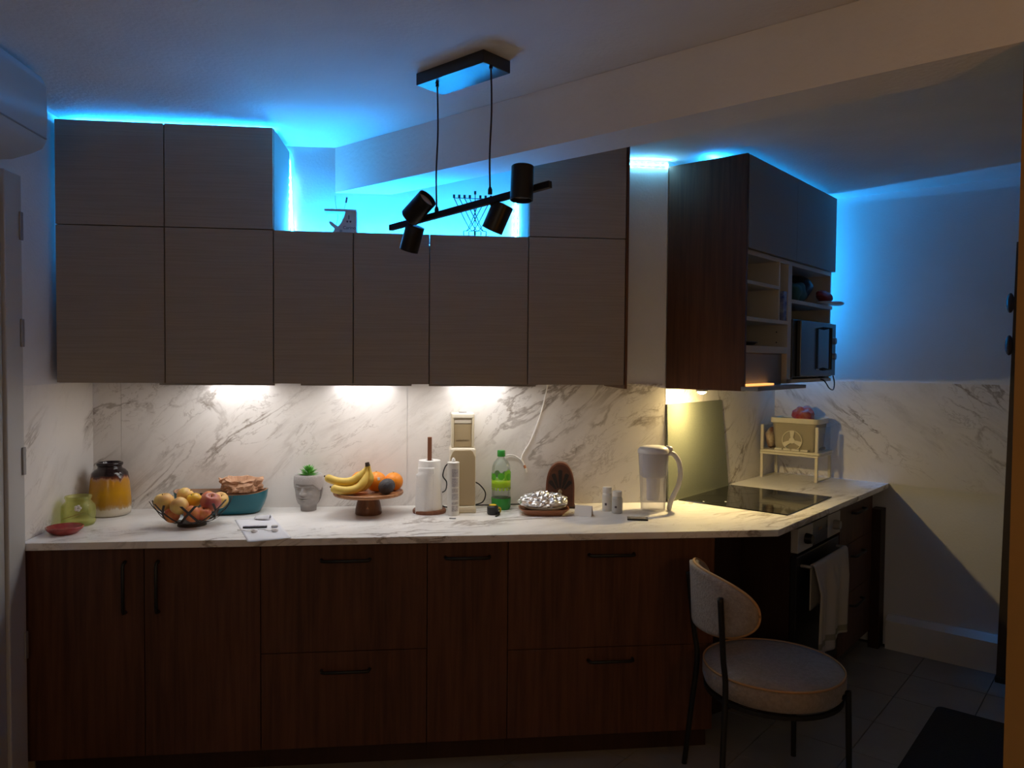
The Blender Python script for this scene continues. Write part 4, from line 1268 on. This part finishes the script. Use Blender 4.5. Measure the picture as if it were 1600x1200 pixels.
# cables in the niche
t = thing('thin_cable', 'thin pale cable dangling in the niche behind the white stand', 'cable', (1.06, -.10, ZS), 0)
MB().tube(bez([(-.12, 0, .004), (-.06, 0, .006), (-.02, 0, .02), (.0, 0, .05), (.015, .02, .11), (.005, .03, .16), (.0, .04, .21)]), .0022, 8).build('lead', mat('pale_cable', (.6, .7, .75), .4), t, smooth=True)
t = thing('thin_cable', 'second thin cable with dark tip rising above the white stand', 'cable', (1.10, -.10, ZS), 0)
MB().tube(bez([(-.01, 0, .0), (.0, 0, .12), (.01, 0, .165), (.016, 0, .20)]), .0022, 8).build('lead', MATS['pale_cable'], t, smooth=True)
MB().tube([(.012, 0, .172), (.016, 0, .196)], .0035, 8).build('dark_tip', black_plastic, t)
# menorah
t = thing('menorah', 'black wire nine-branched candleholder with crossing stems in the niche', 'candleholder', (1.677, -.20, ZS), 0)
dz = .188
for k in range(9):
    x = (k - 4) * .0235 * .98
    if k == 4:
        MB().lathe([(.005, 0), (.005, .014), (.004, .014), (.004, .002), (0, .002)], 14).build('candle_cup', black_metal, t, loc=(0, 0, dz + .018), smooth='auto')
        MB().tube([(0, 0, .0), (0, 0, dz + .018)], .0019, 6).build('stem', black_metal, t)
        continue
    MB().lathe([(.0052, 0), (.0052, .014), (.0042, .014), (.0042, .002), (0, .002)], 14).build('candle_cup', black_metal, t, loc=(x, 0, dz), smooth='auto')
    kk = k if k < 4 else k - 1
    xe = ((k + 1) if k < 4 else (k - 5)) * 0
    target = [.0, .0235, .047, .047, 0, -.047, -.047, -.0235, 0][k]
    target = {0: 0.0, 1: .0235, 2: .047, 3: .047, 5: -.047, 6: -.047, 7: -.0235, 8: 0.0}[k]
    sgn = -1 if k < 4 else 1
    yk = .003 * sgn
    xb = target
    MB().tube(bez([(x, 0, dz), (x + (xb - x) * .72, yk, dz * .32), (xb + (xb - x) * .02, yk, .045), (xb, 0, .018), (xb, 0, 0)], 6), .0019, 6).build('stem', black_metal, t, smooth=True)
MB().tube([(-4 * .023, 0, dz), (4 * .023, 0, dz)], .0016, 6).build('cross_rod', black_metal, t)
MB().box(-.055, .055, -.012, .012, 0, .003).build('base_plate', black_metal, t)

# ------------------------------------------------------------------ pendant lamp
pa, pb = Vector((1.501, -.988, 0)), Vector((1.664, -1.168, 0))
pd = (pb - pa).normalized()
pang = math.atan2(pd.y, pd.x)
pc = Vector((1.581, -1.033, ZC))
t = thing('pendant_lamp', 'black pendant bar lamp with four spot heads hanging by two cords', 'lamp', pc, pang)
inv = Matrix.Rotation(-pang, 4, 'Z')
def PL(w):
    return inv @ (Vector(w) - pc)
blk = mat('lamp_black', (.010, .010, .011), .38, spec=.4)
Box(-.155, .155, -.062, .062, -.040, -.0005).build('canopy', mat('canopy_black', (.02, .02, .022), .30, spec=.6), t, bevel=.002)
e1, e2 = PL((1.341, -.809, 2.061)), PL((1.825, -1.347, 2.109))
yb = (e1.y + e2.y) / 2
ax = (e2 - e1).normalized()
mb = MB()
sd = Vector((0, 1, 0)) * .008
un = ax.cross(Vector((0, 1, 0))).normalized() * .010
vs = [e + a * sd + b * un for e in (e1, e2) for a, b in ((-1, -1), (1, -1), (1, 1), (-1, 1))]
mb.add(vs, [(3, 2, 1, 0), (4, 5, 6, 7), (0, 1, 5, 4), (1, 2, 6, 5), (2, 3, 7, 6), (3, 0, 4, 7)]).build('bar', blk, t, bevel=.001)
for w, wz in ((pa, 2.083), (pb, 2.113)):
    p = PL((w.x, w.y, wz))
    top = Vector((p.x, p.y, -.04))
    MB().tube(bez([top, top.lerp(p, .35) + Vector((.002, .002, 0)), top.lerp(p, .7) - Vector((.001, .002, 0)), p + Vector((0, 0, .012))], 6), .0028, 8).build('cord', mat('cord_dark', (.03, .018, .02), .7), t, smooth=True)
    MB().lathe([(.007, 0), (.007, .014), (.004, .022)], 14).build('cord_grip', blk, t, loc=p, smooth='auto')
    MB().lathe([(.004, 0), (.006, -.003), (.006, -.012)], 14).build('cord_collar', blk, t, loc=top, smooth='auto')
# heads: world centre, axis (towards the open end), length, radius
cr_, cu_, cf_ = r2, u2, fw
for c, axw, ln, rad, off in (((1.445, -.925, 2.103), cr_ * .75 + cu_ * .62 - cf_ * .55, .098, .034, -.03),
                             ((1.414, -.891, 2.020), cr_ * -.30 - cu_ * .92 + cf_ * .28, .090, .033, .028),
                             ((1.685, -1.192, 2.045), cr_ * -.40 - cu_ * .88 + cf_ * .12, .088, .034, .03),
                             ((1.752, -1.266, 2.118), cr_ * -.04 - cu_ * .96 - cf_ * .05, .102, .034, -.03)):
    c = Vector(c) + cf_ * off * 1.2
    axw = axw.normalized()
    q = Vector((0, 0, 1)).rotation_difference(inv.to_3x3() @ axw).to_euler()
    h = MB().lathe([(0, -ln / 2), (rad - .002, -ln / 2), (rad, -ln / 2 + .002), (rad, ln / 2), (rad - .003, ln / 2), (rad - .003, ln / 2 - .018), (0, ln / 2 - .018)], 32).build('spot_head', blk, t, smooth='auto', loc=PL(c), rot=q)
    MB().lathe([(0, 0), (rad - .004, 0), (rad - .004, .004), (0, .005)], 28).build('bulb_face', mat('bulb_off', (.50, .46, .42), .4), h, smooth='auto', loc=(0, 0, ln / 2 - .0175))
    # swivel joint to the bar
    pl_ = PL(c)
    s_ = (pl_ - e1).dot(ax)
    onbar = e1 + ax * s_
    MB().tube([pl_.lerp(onbar, .35), onbar], .008, 10).build('swivel', blk, t, smooth='auto')

# ------------------------------------------------------------------ air conditioner
t = thing('air_conditioner', 'white wall air conditioner high on the left wall', 'air conditioner', (0, -.80, 2.27), 0)
acm = mat('ac_plastic', (.55, .55, .56), .35)
prof_ac = [(.002, .27), (.155, .27), (.185, .26), (.20, .23), (.203, .12), (.198, .045), (.185, .022), (.15, .005), (.09, -.015), (.002, -.02)]
n = len(prof_ac)
mb = MB()
mb.add([(x, -.80, z) for x, z in prof_ac] + [(x, -.012, z) for x, z in prof_ac] + [(x * .96 + .0, 0, z * .97 + .003) for x, z in prof_ac], [tuple(range(n))[::-1]] + [(i, (i + 1) % n, n + (i + 1) % n, n + i) for i in range(n)] + [(n + i, n + (i + 1) % n, 2 * n + (i + 1) % n, 2 * n + i) for i in range(n)] + [tuple(range(2 * n, 3 * n))])
mb.build('body', acm, t, smooth='auto', loc=(0, .0, 0))
Box(.06, .15, -.75, -.32, -.018, .004).build('air_outlet', black_plastic, t)
Box(.198, .2045, -.79, -.02, .052, .055).build('front_seam', mat('ac_seam', (.30, .30, .31), .5), t)

# ------------------------------------------------------------------ chair
sc = Vector((2.763, -.860, 0))
ba = math.atan2(.11, -.994) + math.radians(6)     # direction from the seat to the back
t = thing('dining_chair', 'round-seated upholstered chair with curved back and black tube legs', 'chair', sc, ba)
# local +x points to the back
boucle = mat('beige_boucle', (.26, .215, .185), .95, noise_amt=.12, noise_scale=70, bump=.9, bump_scale=130, sheen=.2)
piping = mat('tan_piping', (.42, .24, .11), .8)
MB().lathe([(0, .385), (.228, .385), (.247, .395), (.255, .42), (.255, .455), (.247, .470), (.195, .480), (0, .484)], 64).build('seat', boucle, t, smooth=True)
MB().lathe([(.2485, .4665), (.2545, .4665), (.2545, .4735), (.2485, .4735)], 64, closed=True).build('seat_piping', piping, t, smooth=True)
HA = math.radians(54)
def shell(R):
    def f(i, j):
        # polar param of an oval on the cylinder
        a = 2 * PI * i
        rho = j
        th = HA * rho * math.copysign(abs(math.cos(a)) ** .85, math.cos(a))
        z = .730 + .110 * rho * math.copysign(abs(math.sin(a)) ** .9, math.sin(a))
        rr = R + .05 * (z - .65)
        return (rr * math.cos(th) , rr * math.sin(th), z)
    return f
mb = MB()
no, nr = 64, 8
fo, fi = shell(.300), shell(.268)
vs = []
def edge_in(j):
    return 1 - .0 * j
rings_ = []
for j in range(nr + 1):
    rings_.append([fo(i / no, j / nr) for i in range(no)])
mid = [tuple((Vector(fo(i / no, 1.03)) + Vector(fi(i / no, 1.03))) / 2) for i in range(no)]
rings_.append(mid)
for j in range(nr, -1, -1):
    rings_.append([fi(i / no, j / nr) for i in range(no)])
vs = [p for r in rings_ for p in r]
fs = [(j * no + i, j * no + (i + 1) % no, (j + 1) * no + (i + 1) % no, (j + 1) * no + i) for j in range(len(rings_) - 1) for i in range(no)]
mb.add(vs, fs).build('backrest', boucle, t, smooth=True)
pp = [tuple((Vector(fo(i / no, 1.035)) + Vector(fi(i / no, 1.035))) / 2) for i in range(no + 1)]
MB().tube(pp, .005, 8).build('back_piping', piping, t, smooth=True)
for s in (-1, 1):
    th = s * math.radians(31)
    top = Vector((.318 * math.cos(th), .318 * math.sin(th), .775))
    k1 = Vector((.306 * math.cos(th), .306 * math.sin(th), .66))
    k2 = Vector((.272 * math.cos(th), .272 * math.sin(th), .44))
    ft = Vector((.33 * math.cos(th * 1.15), .33 * math.sin(th * 1.15), 0))
    MB().tube(bez([top, k1, k2 * .5 + k1 * .5 + Vector((.004, 0, 0)), k2 + Vector((.008 * math.cos(th), .008 * math.sin(th), 0)), (k2 + ft) / 2 + Vector((.004, 0, 0)), ft], 5), .0105, 12).build('leg', black_metal, t, smooth=True)
for s in (-1, 1):
    # front legs rise beside the seat
    a = PI + s * math.radians(47)
    tp = Vector((.272 * math.cos(a), .272 * math.sin(a), .445))
    ft = Vector((.285 * math.cos(a), .285 * math.sin(a), 0))
    MB().tube([tp * .93 + Vector((0, 0, .031)) * 0, tp, (tp + ft) / 2, ft], .0105, 12).build('leg', black_metal, t, smooth='auto')
MB().lathe([(.236, .370), (.25, .370), (.25, .384), (.236, .384)], 48, closed=True).build('seat_ring', black_metal, t, smooth='auto')

# ------------------------------------------------------------------ right edge: mat and leaning board
t = thing('floor_mat', 'dark doormat lying on the floor tiles near the column', 'mat', NK(.55, 2.02 - .90, 0.0), TN)
def rr2(x0, x1, y0, y1, r):
    return [(x + (x0 + x1) / 2, y + (y0 + y1) / 2) for x, y in rrect((x1 - x0) / 2, (y1 - y0) / 2, r)]
MB().prism(rr2(-.62, .13, -.55, .055, .03), .0005, .012).build('pile', mat('mat_dark', (.022, .020, .020), .95, bump=.8, bump_scale=150), t, bevel=.003)
t = nookthing('leaning_board', 'tall slim dark folded board leaning at the far wall by the column', 'board', 1.20, 1.225, 0)
MB().add([(0, 0, .03), (.11, 0, .03), (.11, -.075, .03), (0, -.075, .03), (.03, -.03, 2.2), (.14, -.03, 2.2), (.14, -.075, 2.2), (.03, -.075, 2.2)],
         [(0, 1, 2, 3), (7, 6, 5, 4), (0, 4, 5, 1), (1, 5, 6, 2), (2, 6, 7, 3), (3, 7, 4, 0)]).build('panel', mat('board_dark', (.06, .045, .04), .5), t)
Box(-.01, .12, -.08, .004, 0, .032).build('rubber_foot', black_plastic, t, bevel=.003)
for z in (1.69, 1.90):
    MB().ball((.02, -.012, z), .02, .018, .05, 14, 10).build('latch', mat('latch_dark', (.05, .04, .045), .4), t, smooth=True)
